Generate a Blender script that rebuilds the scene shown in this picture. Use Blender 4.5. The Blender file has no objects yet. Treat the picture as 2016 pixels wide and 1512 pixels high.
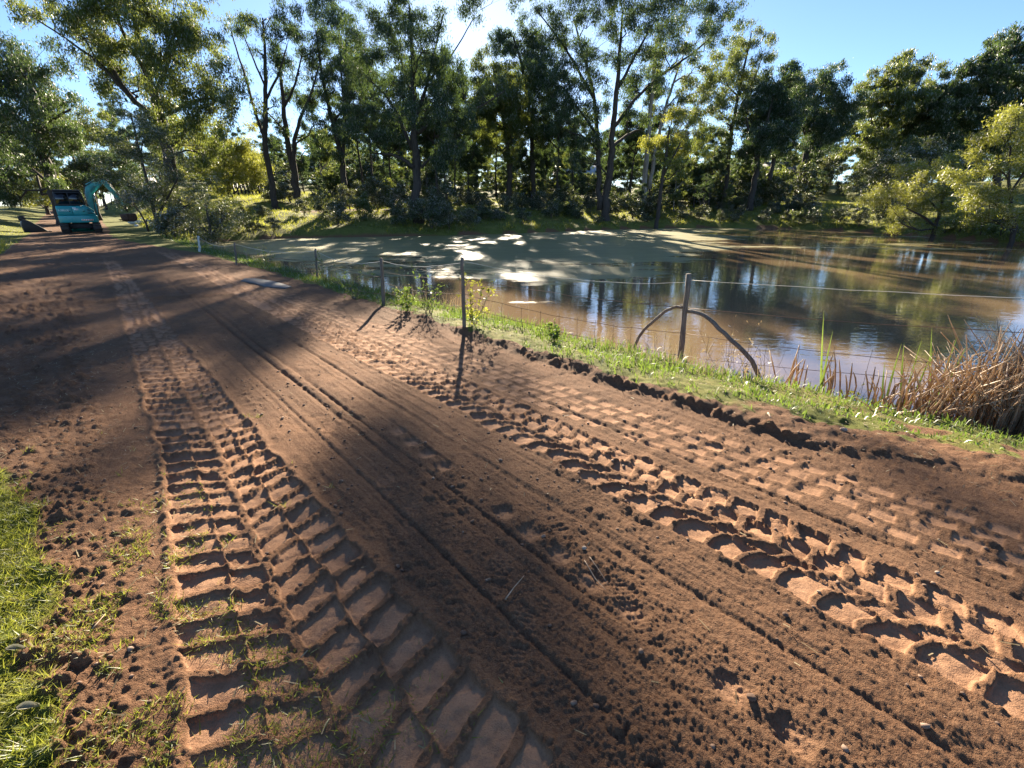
import bpy, math, random
import numpy as np
from mathutils import Vector, Matrix

# ------------------------------------------------------------------ camera, sky, sun, exposure
sc = bpy.context.scene
COL = sc.collection
FPX, PITCH, EYE = 900.0, math.atan(350 / 900.0), 1.6       # focal length in photo pixels, tilt, eye height
cam_d = bpy.data.cameras.new('camera')
cam = bpy.data.objects.new('camera', cam_d)
COL.objects.link(cam)
cam_d.sensor_width = 36.0
cam_d.lens = FPX / 2016.0 * 36.0
cam_d.clip_start = 0.05
cam_d.clip_end = 9000.0
cam.location = (0, 0, EYE)
cam.rotation_euler = (math.pi / 2 - PITCH, 0, 0)
sc.camera = cam

SUN_EL, SUN_AZ = math.radians(21.3), math.radians(-3.8)     # azimuth from +Y towards +X
world = bpy.data.worlds.new('World')
sc.world = world
world.use_nodes = True
wn = world.node_tree
bg = wn.nodes['Background']
sky = wn.nodes.new('ShaderNodeTexSky')
sky.sky_type = 'NISHITA'
sky.sun_disc = False
sky.sun_elevation = SUN_EL
sky.sun_rotation = SUN_AZ
sky.altitude = 100.0
sky.air_density = 0.7
sky.dust_density = 0.12
sky.ozone_density = 3.5
wn.links.new(sky.outputs[0], bg.inputs[0])
bg.inputs[1].default_value = 0.053
sun_d = bpy.data.lights.new('sun', 'SUN')
sun_d.energy = 5.0
sun_d.angle = math.radians(0.53)
sun_d.color = (1.0, 0.86, 0.66)
sun = bpy.data.objects.new('sun', sun_d)
COL.objects.link(sun)
SUN_DIR = Vector((math.sin(SUN_AZ) * math.cos(SUN_EL), math.cos(SUN_AZ) * math.cos(SUN_EL), math.sin(SUN_EL)))
sun.rotation_euler = SUN_DIR.to_track_quat('Z', 'Y').to_euler()
sun.location = (0, 0, 60)
sc.view_settings.view_transform = 'Standard'
sc.view_settings.look = 'None'
sc.view_settings.gamma = 1.0
sc.view_settings.exposure = 2.15
sc.view_settings.use_curve_mapping = False
sc.cycles.max_bounces = 8
sc.cycles.diffuse_bounces = 3
sc.cycles.glossy_bounces = 3
sc.cycles.transmission_bounces = 4
sc.cycles.transparent_max_bounces = 6
sc.cycles.caustics_reflective = False
sc.cycles.caustics_refractive = False
sc.cycles.sample_clamp_indirect = 6.0

# ------------------------------------------------------------------ helpers
cp, sp = math.cos(PITCH), math.sin(PITCH)
def ray(u, v):
    a, b = (u - 1008) / FPX, (756 - v) / FPX
    return np.array([a, cp + b * sp, -sp + b * cp])
def at_y(u, v, Y):
    d = ray(u, v); return d * (Y / d[1]) + np.array([0, 0, EYE])
def at_z(u, v, z):
    d = ray(u, v); return d * ((z - EYE) / d[2]) + np.array([0, 0, EYE])
def sstep(a, b, x):
    t = np.clip((x - a) / (b - a), 0, 1); return t * t * (3 - 2 * t)
def _hash(ix, iy, seed):
    h = (ix.astype(np.int64) * 374761393 + iy.astype(np.int64) * 668265263 + seed * 974711) & 0xFFFFFFFF
    h = ((h ^ (h >> 13)) * 1274126177) & 0xFFFFFFFF
    h = ((h ^ (h >> 16)) * 2246822519) & 0xFFFFFFFF
    return ((h ^ (h >> 15)) & 0xFFFFFF) / float(0xFFFFFF)
def vn(x, y, seed=0):
    ix, iy = np.floor(x), np.floor(y)
    fx, fy = x - ix, y - iy
    fx = fx * fx * (3 - 2 * fx); fy = fy * fy * (3 - 2 * fy)
    a, b = _hash(ix, iy, seed), _hash(ix + 1, iy, seed)
    c, d = _hash(ix, iy + 1, seed), _hash(ix + 1, iy + 1, seed)
    return (a + (b - a) * fx) * (1 - fy) + (c + (d - c) * fx) * fy
def fbm(x, y, oct=4, seed=0, gain=0.5):
    r, a, s = 0, 1.0, 0
    for i in range(oct):
        r = r + a * (vn(x, y, seed + i) * 2 - 1); s += a
        x, y = x * 2.03 + 11.3, y * 2.03 - 7.1; a *= gain
    return r / s

def mesh_np(name, V, tris=None, quads=None, smooth=False, mats=(), attrs=None):
    me = bpy.data.meshes.new(name)
    V = np.asarray(V, dtype=np.float32).reshape(-1, 3)
    T = np.zeros((0, 3), np.int32) if tris is None or len(tris) == 0 else np.asarray(tris, np.int32).reshape(-1, 3)
    Q = np.zeros((0, 4), np.int32) if quads is None or len(quads) == 0 else np.asarray(quads, np.int32).reshape(-1, 4)
    me.vertices.add(len(V)); me.vertices.foreach_set('co', V.ravel())
    loops = np.concatenate([T.ravel(), Q.ravel()])
    me.loops.add(len(loops)); me.loops.foreach_set('vertex_index', loops)
    n = len(T) + len(Q)
    me.polygons.add(n)
    st = np.concatenate([np.arange(len(T)) * 3, len(T) * 3 + np.arange(len(Q)) * 4]).astype(np.int32)
    me.polygons.foreach_set('loop_start', st)
    if smooth:
        me.polygons.foreach_set('use_smooth', np.ones(n, dtype=bool))
    for m in mats: me.materials.append(m)
    if attrs:
        for k, a in attrs.items():
            at = me.attributes.new(k, 'FLOAT', 'POINT'); at.data.foreach_set('value', np.asarray(a, np.float32))
    me.update(calc_edges=True)
    return me
def tag(o, label=None, cat=None, group=None, kind=None):
    if label: o['label'] = label
    if cat: o['category'] = cat
    if group: o['group'] = group
    if kind: o['kind'] = kind
    return o
def obj(name, me, parent=None, loc=None):
    o = bpy.data.objects.new(name, me); COL.objects.link(o)
    if parent: o.parent = parent
    if loc is not None: o.location = tuple(float(c) for c in loc)
    return o
def empty(name, loc, rz=0.0):
    o = bpy.data.objects.new(name, None); COL.objects.link(o)
    o.location = tuple(float(c) for c in loc); o.rotation_euler = (0, 0, rz); o.empty_display_size = 0.2
    return o

class MB:
    """collects boxes, tubes and prisms into one mesh"""
    def __init__(s): s.V = []; s.T = []; s.Q = []; s.n = 0
    def add(s, V, T=(), Q=()):
        V = np.asarray(V, float).reshape(-1, 3); s.V.append(V)
        if len(T): s.T.append(np.asarray(T, int).reshape(-1, 3) + s.n)
        if len(Q): s.Q.append(np.asarray(Q, int).reshape(-1, 4) + s.n)
        s.n += len(V); return s
    def box(s, lo, hi, M=None, top=(1, 1)):
        lo, hi = np.array(lo, float), np.array(hi, float); c = (lo + hi) / 2
        P = []
        for z in (0, 1):
            for (x, y) in ((0, 0), (1, 0), (1, 1), (0, 1)):
                p = np.array([hi[0] if x else lo[0], hi[1] if y else lo[1], hi[2] if z else lo[2]])
                if z: p[0] = c[0] + (p[0] - c[0]) * top[0]; p[1] = c[1] + (p[1] - c[1]) * top[1]
                P.append(p)
        P = np.array(P)
        if M is not None: P = P @ np.array(M)[:3, :3].T + np.array(M)[:3, 3]
        return s.add(P, Q=[(3, 2, 1, 0), (4, 5, 6, 7), (0, 1, 5, 4), (1, 2, 6, 5), (2, 3, 7, 6), (3, 0, 4, 7)])
    def tube(s, pts, rad, n=6, cap=True):
        pts = np.asarray(pts, float); m = len(pts)
        rad = np.ones(m) * rad if np.isscalar(rad) else np.asarray(rad, float)
        tan = np.gradient(pts, axis=0); tan /= np.linalg.norm(tan, axis=1)[:, None] + 1e-9
        ref = np.array([0, 0, 1.0]) if abs(tan[0, 2]) < 0.9 else np.array([1.0, 0, 0])
        V = []
        for i in range(m):
            a = np.cross(tan[i], ref); a /= np.linalg.norm(a) + 1e-9; b = np.cross(tan[i], a); ref = np.cross(a, tan[i])
            an = np.arange(n) / n * 2 * math.pi
            V.append(pts[i] + rad[i] * (np.cos(an)[:, None] * a + np.sin(an)[:, None] * b))
        V = np.concatenate(V)
        i, j = np.meshgrid(np.arange(m - 1), np.arange(n), indexing='ij'); k = (j + 1) % n
        Q = np.stack([i * n + j, (i + 1) * n + j, (i + 1) * n + k, i * n + k], -1).reshape(-1, 4)
        T = []
        if cap:
            V = np.concatenate([V, pts[:1], pts[-1:]]); a, b = m * n, m * n + 1
            for q in range(n): T += [(a, q, (q + 1) % n), (b, (m - 1) * n + (q + 1) % n, (m - 1) * n + q)]
        return s.add(V, T, Q)
    def prism(s, poly, d0, d1, f):
        """polygon in 2-D (a, b) extruded from d0 to d1; f(a, b, d) -> point"""
        n = len(poly)
        V = [f(a, b, d0) for a, b in poly] + [f(a, b, d1) for a, b in poly]
        ca = np.mean(np.array(poly), axis=0); V += [f(ca[0], ca[1], d0), f(ca[0], ca[1], d1)]
        Q = [(i, (i + 1) % n, n + (i + 1) % n, n + i) for i in range(n)]
        T = [((i + 1) % n, i, 2 * n) for i in range(n)] + [(n + i, n + (i + 1) % n, 2 * n + 1) for i in range(n)]
        return s.add(V, T, Q)
    def arrays(s):
        V = np.concatenate(s.V) if s.V else np.zeros((0, 3))
        return V, (np.concatenate(s.T) if s.T else None), (np.concatenate(s.Q) if s.Q else None)
    def build(s, name, mat, parent=None, smooth=False, bevel=0.0, loc=None):
        V, T, Q = s.arrays()
        o = obj(name, mesh_np(name, V, T, Q, smooth, [mat]), parent, loc)
        if bevel:
            b = o.modifiers.new('bevel', 'BEVEL'); b.width = bevel; b.segments = 2; b.limit_method = 'ANGLE'
        return o

# ------------------------------------------------------------------ materials
def mat(name):
    m = bpy.data.materials.new(name); m.use_nodes = True
    return m, m.node_tree, m.node_tree.nodes['Principled BSDF']
def N(nt, t, **kw):
    n = nt.nodes.new('ShaderNode' + t)
    for k, v in kw.items():
        if k.startswith('_'): setattr(n, k[1:], v)
        else: n.inputs[k.replace('__', ' ')].default_value = v
    return n
def ramp(nt, fac, stops):
    r = nt.nodes.new('ShaderNodeValToRGB'); e = r.color_ramp.elements
    while len(e) < len(stops): e.new(0.5)
    for q, (p, c) in zip(e, stops): q.position = p; q.color = (*c, 1)
    nt.links.new(fac, r.inputs[0]); return r.outputs[0]
def mixc(nt, fac, a, b, mode='MIX'):
    m = nt.nodes.new('ShaderNodeMix'); m.data_type = 'RGBA'; m.blend_type = mode
    for s, v in ((m.inputs[0], fac), (m.inputs[6], a), (m.inputs[7], b)):
        if isinstance(v, (int, float)): s.default_value = v
        elif isinstance(v, tuple): s.default_value = (*v, 1)
        else: nt.links.new(v, s)
    return m.outputs[2]
def mth(nt, op, a, b=None, clamp=False):
    m = nt.nodes.new('ShaderNodeMath'); m.operation = op; m.use_clamp = clamp
    for s, v in zip(m.inputs, (a, b)):
        if v is None: continue
        if isinstance(v, (int, float)): s.default_value = v
        else: nt.links.new(v, s)
    return m.outputs[0]
def noise(nt, scale, detail=4, rough=0.55, vec=None):
    n = nt.nodes.new('ShaderNodeTexNoise'); n.inputs['Scale'].default_value = scale
    n.inputs['Detail'].default_value = detail; n.inputs['Roughness'].default_value = rough
    if vec is not None: nt.links.new(vec, n.inputs['Vector'])
    return n.outputs[0]
def geopos(nt): return nt.nodes.new('ShaderNodeNewGeometry').outputs['Position']
def attr(nt, name):
    a = nt.nodes.new('ShaderNodeAttribute'); a.attribute_name = name; return a.outputs['Fac']
def bump(nt, h, strength, dist, normal=None):
    b = nt.nodes.new('ShaderNodeBump'); b.inputs['Strength'].default_value = strength; b.inputs['Distance'].default_value = dist
    nt.links.new(h, b.inputs['Height'])
    if normal is not None: nt.links.new(normal, b.inputs['Normal'])
    return b.outputs[0]
def simple(name, col, rough=0.6, metal=0.0, var=0.25, scale=6.0, bmp=0.0, spec=0.5):
    m, nt, b = mat(name)
    tc = nt.nodes.new('ShaderNodeTexCoord').outputs['Object']
    n = noise(nt, scale, 5, 0.6, tc)
    lo = tuple(c * (1 - var) for c in col); hi = tuple(min(1, c * (1 + var)) for c in col)
    nt.links.new(ramp(nt, n, [(0.3, lo), (0.7, hi)]), b.inputs['Base Color'])
    b.inputs['Roughness'].default_value = rough; b.inputs['Metallic'].default_value = metal
    b.inputs['Specular IOR Level'].default_value = spec
    if bmp: nt.links.new(bump(nt, noise(nt, scale * 4, 4, 0.6, tc), bmp, 0.02), b.inputs['Normal'])
    return m

def leaf_mat(name, cols, trans, tcol, gloss=0.25, scale=0.35, rough=0.62):
    """thin leaf: reflected, transmitted and glossy light"""
    m, nt, b = mat(name); nt.nodes.remove(b)
    out = nt.nodes['Material Output']
    p = geopos(nt)
    n = noise(nt, scale, 3, 0.6, p); n2 = noise(nt, scale * 14, 2, 0.5, p)
    f = mth(nt, 'ADD', mth(nt, 'MULTIPLY', n, 0.55), mth(nt, 'MULTIPLY', n2, 0.45))
    c = ramp(nt, f, [(0.34, cols[0]), (0.5, cols[1]), (0.66, cols[2])])
    d = nt.nodes.new('ShaderNodeBsdfDiffuse'); nt.links.new(c, d.inputs[0])
    t = nt.nodes.new('ShaderNodeBsdfTranslucent'); nt.links.new(mixc(nt, 0.5, c, tcol), t.inputs[0])
    mx = nt.nodes.new('ShaderNodeMixShader'); mx.inputs[0].default_value = trans
    nt.links.new(d.outputs[0], mx.inputs[1]); nt.links.new(t.outputs[0], mx.inputs[2])
    g = nt.nodes.new('ShaderNodeBsdfGlossy'); g.inputs['Roughness'].default_value = rough
    fr = nt.nodes.new('ShaderNodeFresnel'); fr.inputs['IOR'].default_value = 1.4
    mx2 = nt.nodes.new('ShaderNodeMixShader')
    nt.links.new(mth(nt, 'MULTIPLY', fr.outputs[0], gloss), mx2.inputs[0])
    nt.links.new(mx.outputs[0], mx2.inputs[1]); nt.links.new(g.outputs[0], mx2.inputs[2])
    nt.links.new(mx2.outputs[0], out.inputs['Surface'])
    return m
M = {}
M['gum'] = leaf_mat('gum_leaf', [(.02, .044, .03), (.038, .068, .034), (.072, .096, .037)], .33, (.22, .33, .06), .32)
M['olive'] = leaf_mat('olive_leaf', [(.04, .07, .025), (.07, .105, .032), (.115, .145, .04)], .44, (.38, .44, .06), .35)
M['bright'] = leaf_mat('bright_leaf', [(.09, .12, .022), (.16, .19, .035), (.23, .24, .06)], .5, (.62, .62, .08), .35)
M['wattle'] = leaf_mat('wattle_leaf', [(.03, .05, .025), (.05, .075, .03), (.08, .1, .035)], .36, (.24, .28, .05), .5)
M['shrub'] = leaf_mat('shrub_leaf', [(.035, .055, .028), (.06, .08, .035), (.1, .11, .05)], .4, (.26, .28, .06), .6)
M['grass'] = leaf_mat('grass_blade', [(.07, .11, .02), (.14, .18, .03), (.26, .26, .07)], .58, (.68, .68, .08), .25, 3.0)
M['green_grass'] = leaf_mat('green_grass_blade', [(.045, .10, .022), (.085, .15, .03), (.16, .2, .05)], .45, (.30, .42, .05), .35, 3.0)
M['straw'] = leaf_mat('straw', [(.2, .15, .08), (.32, .25, .14), (.45, .38, .24)], .3, (.5, .38, .18), .4, 8.0)
M['reed_dead'] = leaf_mat('dead_reed', [(.32, .19, .10), (.48, .34, .2), (.66, .53, .36)], .4, (.75, .55, .32), .15, 9.0)
M['reed_green'] = leaf_mat('green_reed', [(.08, .15, .03), (.13, .22, .04), (.2, .28, .06)], .4, (.35, .45, .08), .6, 4.0)
M['turf'] = leaf_mat('turf_blade', [(.075, .12, .02), (.15, .2, .03), (.3, .28, .1)], .5, (.55, .55, .07), .12, 5.0)
M['flower'] = simple('yellow_petal', (.75, .55, .03), .6)

def bark_mat(name, lo, hi, sc_=1.0):
    m, nt, b = mat(name)
    tc = nt.nodes.new('ShaderNodeTexCoord').outputs['Object']
    mp = nt.nodes.new('ShaderNodeMapping'); mp.inputs['Scale'].default_value = (9 * sc_, 9 * sc_, 1.2 * sc_)
    nt.links.new(tc, mp.inputs[0])
    n = noise(nt, 1.6, 6, 0.65, mp.outputs[0])
    nt.links.new(ramp(nt, n, [(0.3, lo), (0.7, hi)]), b.inputs['Base Color'])
    b.inputs['Roughness'].default_value = 0.9
    nt.links.new(bump(nt, n, 0.8, 0.05), b.inputs['Normal'])
    return m
M['bark'] = bark_mat('dark_bark', (.022, .018, .016), (.09, .072, .06))
M['pale_bark'] = bark_mat('pale_bark', (.17, .14, .12), (.42, .37, .32), .5)
M['twig'] = bark_mat('twig_bark', (.06, .045, .035), (.17, .13, .1), 3)

# ------------------------------------------------------------------ terrain shape
ES, ET = np.array([-0.667, 0.745]), np.array([0.745, 0.667])      # along the road, across the road (to the pond)
def to_st(x, y): return x * ES[0] + y * ES[1], x * ET[0] + y * ET[1]
def from_st(s, t): return s * ES[0] + t * ET[0], s * ES[1] + t * ET[1]
WATER = -0.45
_near = [from_st(s, t) for s, t in ((-9, 7.6), (-6, 6.5), (-3, 5.9), (0, 5.6), (2.5, 5.35), (5, 5.2), (8, 5.0), (12, 4.75), (17, 4.55), (23, 4.6), (27, 4.7), (31, 4.8))]
_far = [(-19.6, 30.5), (-18.2, 33.2), (-15.5, 35.4), (-12, 36.6), (-8.3, 37.6), (-4, 39.2), (-.3, 41.0), (4.5, 44.5), (9.8, 48.2), (15.5, 51), (21.5, 52), (27, 51), (31, 47), (32.4, 40), (31.2, 32.2), (30.6, 26), (29, 18), (26, 9), (20, 1), (13, -1.5)]
_ctl = np.concatenate([np.array(_near), np.array(_far) * .932])
def catmull(P, k):
    n = len(P); out = []
    for i in range(n):
        p0, p1, p2, p3 = P[i - 1], P[i], P[(i + 1) % n], P[(i + 2) % n]
        for t in np.arange(k) / k:
            out.append(0.5 * (2 * p1 + (p2 - p0) * t + (2 * p0 - 5 * p1 + 4 * p2 - p3) * t * t + (3 * p1 - p0 - 3 * p2 + p3) * t ** 3))
    return np.array(out)
POND = catmull(_ctl, 2)
def pond_dist(x, y):
    """signed distance to the shore: positive on land"""
    d2 = np.full(x.shape, 1e18); ins = np.zeros(x.shape, bool)
    A, B = POND, np.roll(POND, -1, axis=0)
    for (ax, ay), (bx, by) in zip(A, B):
        ex, ey = bx - ax, by - ay
        q = np.clip(((x - ax) * ex + (y - ay) * ey) / (ex * ex + ey * ey), 0, 1)
        d2 = np.minimum(d2, (x - ax - q * ex) ** 2 + (y - ay - q * ey) ** 2)
        c = (ay > y) != (by > y)
        if by != ay: ins ^= c & (x < ex * (y - ay) / (by - ay) + ax)
    return np.where(ins, -1, 1) * np.sqrt(d2)
def lip_t(s):
    return 3.42 + 0.13 * (vn(s * 1.3, s * 0 + .5, 71) - .5) + 0.07 * (vn(s * 7, s * 0, 72) - .5) + 0.75 * sstep(1.4, -1.6, s) + np.interp(s, [15, 20, 24, 33, 45, 70], [0, -.5, -1.25, -2.4, -2.0, -1.6])
def H(x, y, d=None):
    """ground height without the fine soil relief"""
    x = np.asarray(x, float); y = np.asarray(y, float)
    s, t = to_st(x, y)
    if d is None: d = pond_dist(x, y)
    d = d + 0.35 * (vn(x * 1.1, y * 1.1, 31) - .5) * sstep(0.0, 6, np.abs(d)) + .22 * (vn(x * 2.3, y * 2.3, 32) - .5)
    near = -0.45 + 0.30 * sstep(-0.1, .4, d) + .19 * sstep(.3, 1.9, d)
    near = near + 0.018 * np.clip(s - 46, 0, 60) + 0.5 * sstep(-2.4, -6, t) * sstep(6, 16, s)
    far = -0.45 + 0.42 * sstep(-0.05, 0.9, d) + 0.082 * np.clip(d, 0, 60) + 0.5 * sstep(1, 9, d) - 0.03 * np.clip(d - 75, 0, 120)
    far = far + 0.35 * fbm(x * .16, y * .16, 3, 5) * sstep(1, 6, d)
    w = sstep(3.2, 11, t + 0.0 * s) * sstep(-8, 6, y)
    z = near * (1 - w) + far * w
    z = np.where(d < 0, np.maximum(-0.45 + 0.7 * d, -1.4), z)
    return z
def Hs(x, y): return float(H(np.array([x]), np.array([y]))[0])
def hit(u, v, y0=0.6, y1=140):
    """where the ray through a photo pixel meets the ground"""
    d = ray(u, v); Y = np.geomspace(y0, y1, 900)
    P = d[None] * (Y / d[1])[:, None] + np.array([0, 0, EYE])
    g = P[:, 2] - np.maximum(H(P[:, 0], P[:, 1]), WATER)
    i = np.argmax(g < 0) if (g < 0).any() else len(Y) - 1
    p = P[i]; return np.array([p[0], p[1], Hs(p[0], p[1])])

# ------------------------------------------------------------------ soil relief: tyre lugs, roller pads, drag lines, clods
def lugs(ph, u, ridge=0.22, sharp=0.035):
    fr = ph - np.floor(ph)
    a = sstep(ridge * .5 - sharp * .5, ridge * .5 + sharp, fr) * (1 - sstep(1 - ridge * .5 - sharp * .4, 1 - ridge * .5 + sharp * .4, fr))
    return a * sstep(0.0, 0.06, u) * (1 - sstep(0.94, 1.0, u))
def domes(x, y, sc_, seed, prob=.6, rmax=.55):
    """rounded crumbs of uneven size scattered one to a cell"""
    X, Y = x * sc_, y * sc_; ix, iy = np.floor(X), np.floor(Y); out = np.zeros_like(X)
    for dx in (-1, 0, 1):
        for dy in (-1, 0, 1):
            cx, cy = ix + dx, iy + dy; h1, h2, h3 = _hash(cx, cy, seed), _hash(cx, cy, seed + 1), _hash(cx, cy, seed + 2)
            r = rmax * (.35 + .65 * h3) * (_hash(cx, cy, seed + 3) < prob)
            q = ((X - cx - h1) ** 2 + ((Y - cy - h2) * (.8 + .5 * h1)) ** 2) / (r * r + 1e-6)
            out = np.maximum(out, np.sqrt(np.clip(1 - q, 0, 1)) * r)
    return out / rmax
def soil(x, y, s, t):
    """returns height offset and how smooth and compacted the soil is (0..1)"""
    n1 = fbm(x * 2.1, y * 2.1, 3, 1); n2 = fbm(x * 7, y * 7, 3, 2); n3 = fbm(x * 22, y * 22, 3, 3, .6)
    wob = .03 * fbm(x * 5.5, y * 5.5, 3, 9) + .008 * n3; wob2 = .035 * fbm(x * 5 + 9, y * 5, 3, 19) + .008 * n3
    comp = np.zeros_like(x); dz = np.zeros_like(x); trk = np.zeros_like(x)
    fade = sstep(22, 12, s) * .7 + .3
    # track A (left): two columns of lug prints
    tl = np.interp(s, [0.6, 1.3, 2.3, 3.4, 8.2, 13.3, 20], [-.22, -.14, -.06, .04, .13, .25, .3])
    tr = np.interp(s, [0.6, 1.5, 3, 8, 14, 20], [.68, .64, .6, .6, .6, .6])
    tm = np.interp(s, [0.6, 1.5, 3.4, 8, 14], [.22, .24, .33, .38, .44])
    ss, tt = s + wob, t + wob2
    uA = (tt - tl) / (tm - .015 - tl); uB = (tt - tm - .015) / (tr - tm - .015)
    pA = (ss + .50 * tt) / .156; pB = (ss - .30 * tt) / .156 + .4
    jA = .22 * (_hash(np.floor(pA), np.floor(pA) * 0 + 1, 7) - .5)
    LA = lugs(pA + .0 * jA, (uA) / .60, .22) + lugs(pA + .18, (uA - .60) / .40, .30) * .8
    LB = lugs(pB, uB / .48, .24) * .9 + lugs(pB + .42, (uB - .48) / .52, .24)
    inA = sstep(-.25, .0, uA) * (1 - sstep(1.0, 1.25, uB)) * sstep(21, 17, s)
    dep = (.021 + .004 * sstep(3, 1.2, s)) * fade * (.8 + .4 * n1)
    L = np.clip(LA + LB, 0, 1)
    shoulder = np.exp(-((uA + .06) / .08) ** 2) + np.exp(-((uB - 1.06) / .08) ** 2)
    crumb = domes(x, y, 28, 481, .6) * 1.3
    dz += inA * (-dep * L * (.75 + .5 * vn(np.floor(pA), np.floor(uA * 0 + 3), 77)) + .006 + .008 * shoulder + .010 * n2 + (1 - L) * .009 * crumb + L * .003 * n3)
    comp = np.maximum(comp, inA * (.1 + .9 * L)); trk = np.maximum(trk, inA)
    # track B (right)
    bl = 1.90 + .04 * np.sin(s * .5); br = 2.38 + .04 * np.sin(s * .45 + 1); bm = 2.15
    uA = (tt - bl) / (bm - .01 - bl); uB = (tt - bm - .01) / (br - bm - .01)
    pA = (ss + .55 * tt + .12 * (uA - .5) ** 2) / .165; pB = (ss - .25 * tt) / .165 + .3
    LA = lugs(pA, uA / .72, .2) + .75 * lugs(pA + .25, (uA - .72) / .28, .3); LB = lugs(pB, uB / .5, .26) + lugs(pB + .5, (uB - .5) / .5, .26)
    inB = sstep(-.2, .0, uA) * (1 - sstep(1.0, 1.2, uB)) * sstep(24, 19, s)
    L = np.clip(LA + .9 * LB, 0, 1)
    dep = (.019 + .008 * sstep(1.6, -.2, s)) * fade * (.85 + .4 * n1)
    dz += inB * (-dep * L * (.75 + .5 * vn(np.floor(pA), np.floor(uA * 0 + 5), 78)) + .006 + .010 * n2 + (1 - L) * .009 * crumb + L * .003 * n3)
    comp = np.maximum(comp, inB * (.1 + .9 * L)); trk = np.maximum(trk, inB)
    # rows of roller pads right of it
    c0 = np.interp(s, [-2.5, 0, 2, 5, 8.5, 12], [3.25, 2.95, 2.78, 2.62, 2.5, 2.42])
    q = (t - c0 + .26) / .13; k = np.floor(q); fq = q - k
    pp = (s + .055 * k + .03 * (_hash(k, k, 5) - .5)) / .17; kp = np.floor(pp); fp = pp - kp
    keep = (_hash(kp, k, 17) > .06) * (k >= 0) * (k <= 3) * sstep(13, 9, s)
    e = .05 * n3
    pad = sstep(.12 + e, .19 + e, fp) * (1 - sstep(.82 + e, .88 + e, fp)) * sstep(.14 + e, .22 + e, fq) * (1 - sstep(.84, .92, fq)) * keep * (_hash(kp, k, 23) * .35 + .65)
    pad = pad * (1 - trk)
    zone = sstep(-.4, 0, q) * (1 - sstep(4.0, 4.5, q)) * (1 - trk) * sstep(13, 9, s)
    dz += -.007 * pad + .008 * zone * n2
    comp = np.maximum(comp, pad)
    # longitudinal drag lines and grooves on the graded road
    tw = t + .03 * fbm(s * .35, t * .5, 2, 41)
    drag = fbm(tw * 17, s * .35, 4, 42, .65)
    road = sstep(.6, .75, t) * sstep(3.4, 3.2, t) * (1 - trk)
    drag2 = fbm(tw * 46, s * .8, 3, 43, .6)
    dz += (.009 * drag + .004 * drag2) * road * (1 - .6 * zone)
    for g, w, a in ((1.17, .022, .022), (1.27, .018, .018), (1.62, .02, .014), (.93, .015, .012), (2.62, .014, .012)):
        dz -= a * np.exp(-((tw - g) / w) ** 2) * road * sstep(16, 10, s) * (.4 + .6 * sstep(.3, .6, vn(s * .8, tw * 0 + g * 9, 55)))
    # loose clods
    def clod(sc_, sd, thr):
        v = vn(x * sc_, y * sc_, sd) * .65 + vn(x * sc_ * 1.9 + 5, y * sc_ * 1.9, sd + 1) * .35
        return sstep(thr, thr + .25, v)
    loose = np.clip(.35 + .75 * fbm(tw * 2.4, s * .45, 3, 61) + .5 * sstep(3.2, 1.0, s) * sstep(.6, .8, t), 0, 1) * (1 - trk) * (1 - .85 * pad)
    rough_left = sstep(-.05, -.45, t) * (.5 + .5 * vn(x * .8, y * .8, 62))
    loose = np.clip(np.maximum(loose, rough_left * 1.25), 0, 1.3)
    d1, d2, d3 = domes(x, y, 13, 81, .3), domes(x, y, 30, 181, .55), domes(x, y, 62, 281, .8)
    patch = sstep(.3, .65, vn(x * 2.2, y * 2.2, 86))
    dz += loose * (.020 * d1 * patch + .010 * d2 * (.35 + .65 * patch) + .0055 * d3)
    dz += rough_left * (.030 * d1 + .018 * d2 + .012 * fbm(x * 6, y * 6, 2, 87) + .03 * domes(x, y, 7, 381, .3)) * sstep(30, 18, s) + sstep(9, 15, s) * (.03 * fbm(x * 1.6, y * 1.6, 3, 96) + .03 * clod(4, 97, .55)) * (1 - .7 * trk)
    crm = vn(x * 75, y * 75, 171) * .6 + vn(x * 130, y * 130, 172) * .4
    dz += .008 * n1 + .005 * n3 * (1 - comp * .8) + .006 * n2 + .002 * sstep(.4, .8, crm) * (1 - .75 * comp)
    # pressed rectangular marks in a row along t = 1.3 .. 1.5
    kk = np.floor(s / .21); mk = np.exp(-((s / .21 - kk - .5) / .28) ** 4) * np.exp(-((t - 1.30 - .035 * np.minimum(s, 3)) / .05) ** 4) * sstep(3.2, 2.6, s) * sstep(-.3, .2, s) * (_hash(kk, kk, 91) > .35)
    dz -= .024 * mk; comp = np.maximum(comp, mk * .9)
    # low ridge left by the blade across the road
    (xa, ya), (xb, yb) = (-9.9, 7.0), (-4.6, 8.9)
    lx, ly = xb - xa, yb - ya; LL = math.hypot(lx, ly)
    al = ((x - xa) * lx + (y - ya) * ly) / LL; ac = (-(x - xa) * ly + (y - ya) * lx) / LL + .12 * n1
    dz += .05 * np.exp(-(ac / .09) ** 2) * sstep(-.6, .3, al) * (1 - sstep(LL - .6, LL + .3, al)) * (.5 + .7 * vn(al * 4, ac * 4, 95))
    # boot prints
    for bx, by, ang in ((.95, 1.9, .7), (1.0, 2.25, .55), (1.05, 1.25, .8), (.9, .95, .9), (1.02, 3.2, .6), (1.5, 1.35, .4), (1.35, .75, .6)):
        ds_, dt_ = s - by, t - bx
        a = ds_ * math.cos(ang) + dt_ * math.sin(ang); b = -ds_ * math.sin(ang) + dt_ * math.cos(ang)
        ov = sstep(1.15, .85, np.sqrt((a / .15) ** 2 + (b / (.05 + .01 * np.sin(a * 20))) ** 2)) * (np.abs(a + .03) > .012)
        dz += ov * (-.007 + .0022 * np.sin(a * 260)); comp = np.maximum(comp, ov * .3)
    return dz, comp, loose, trk

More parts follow.
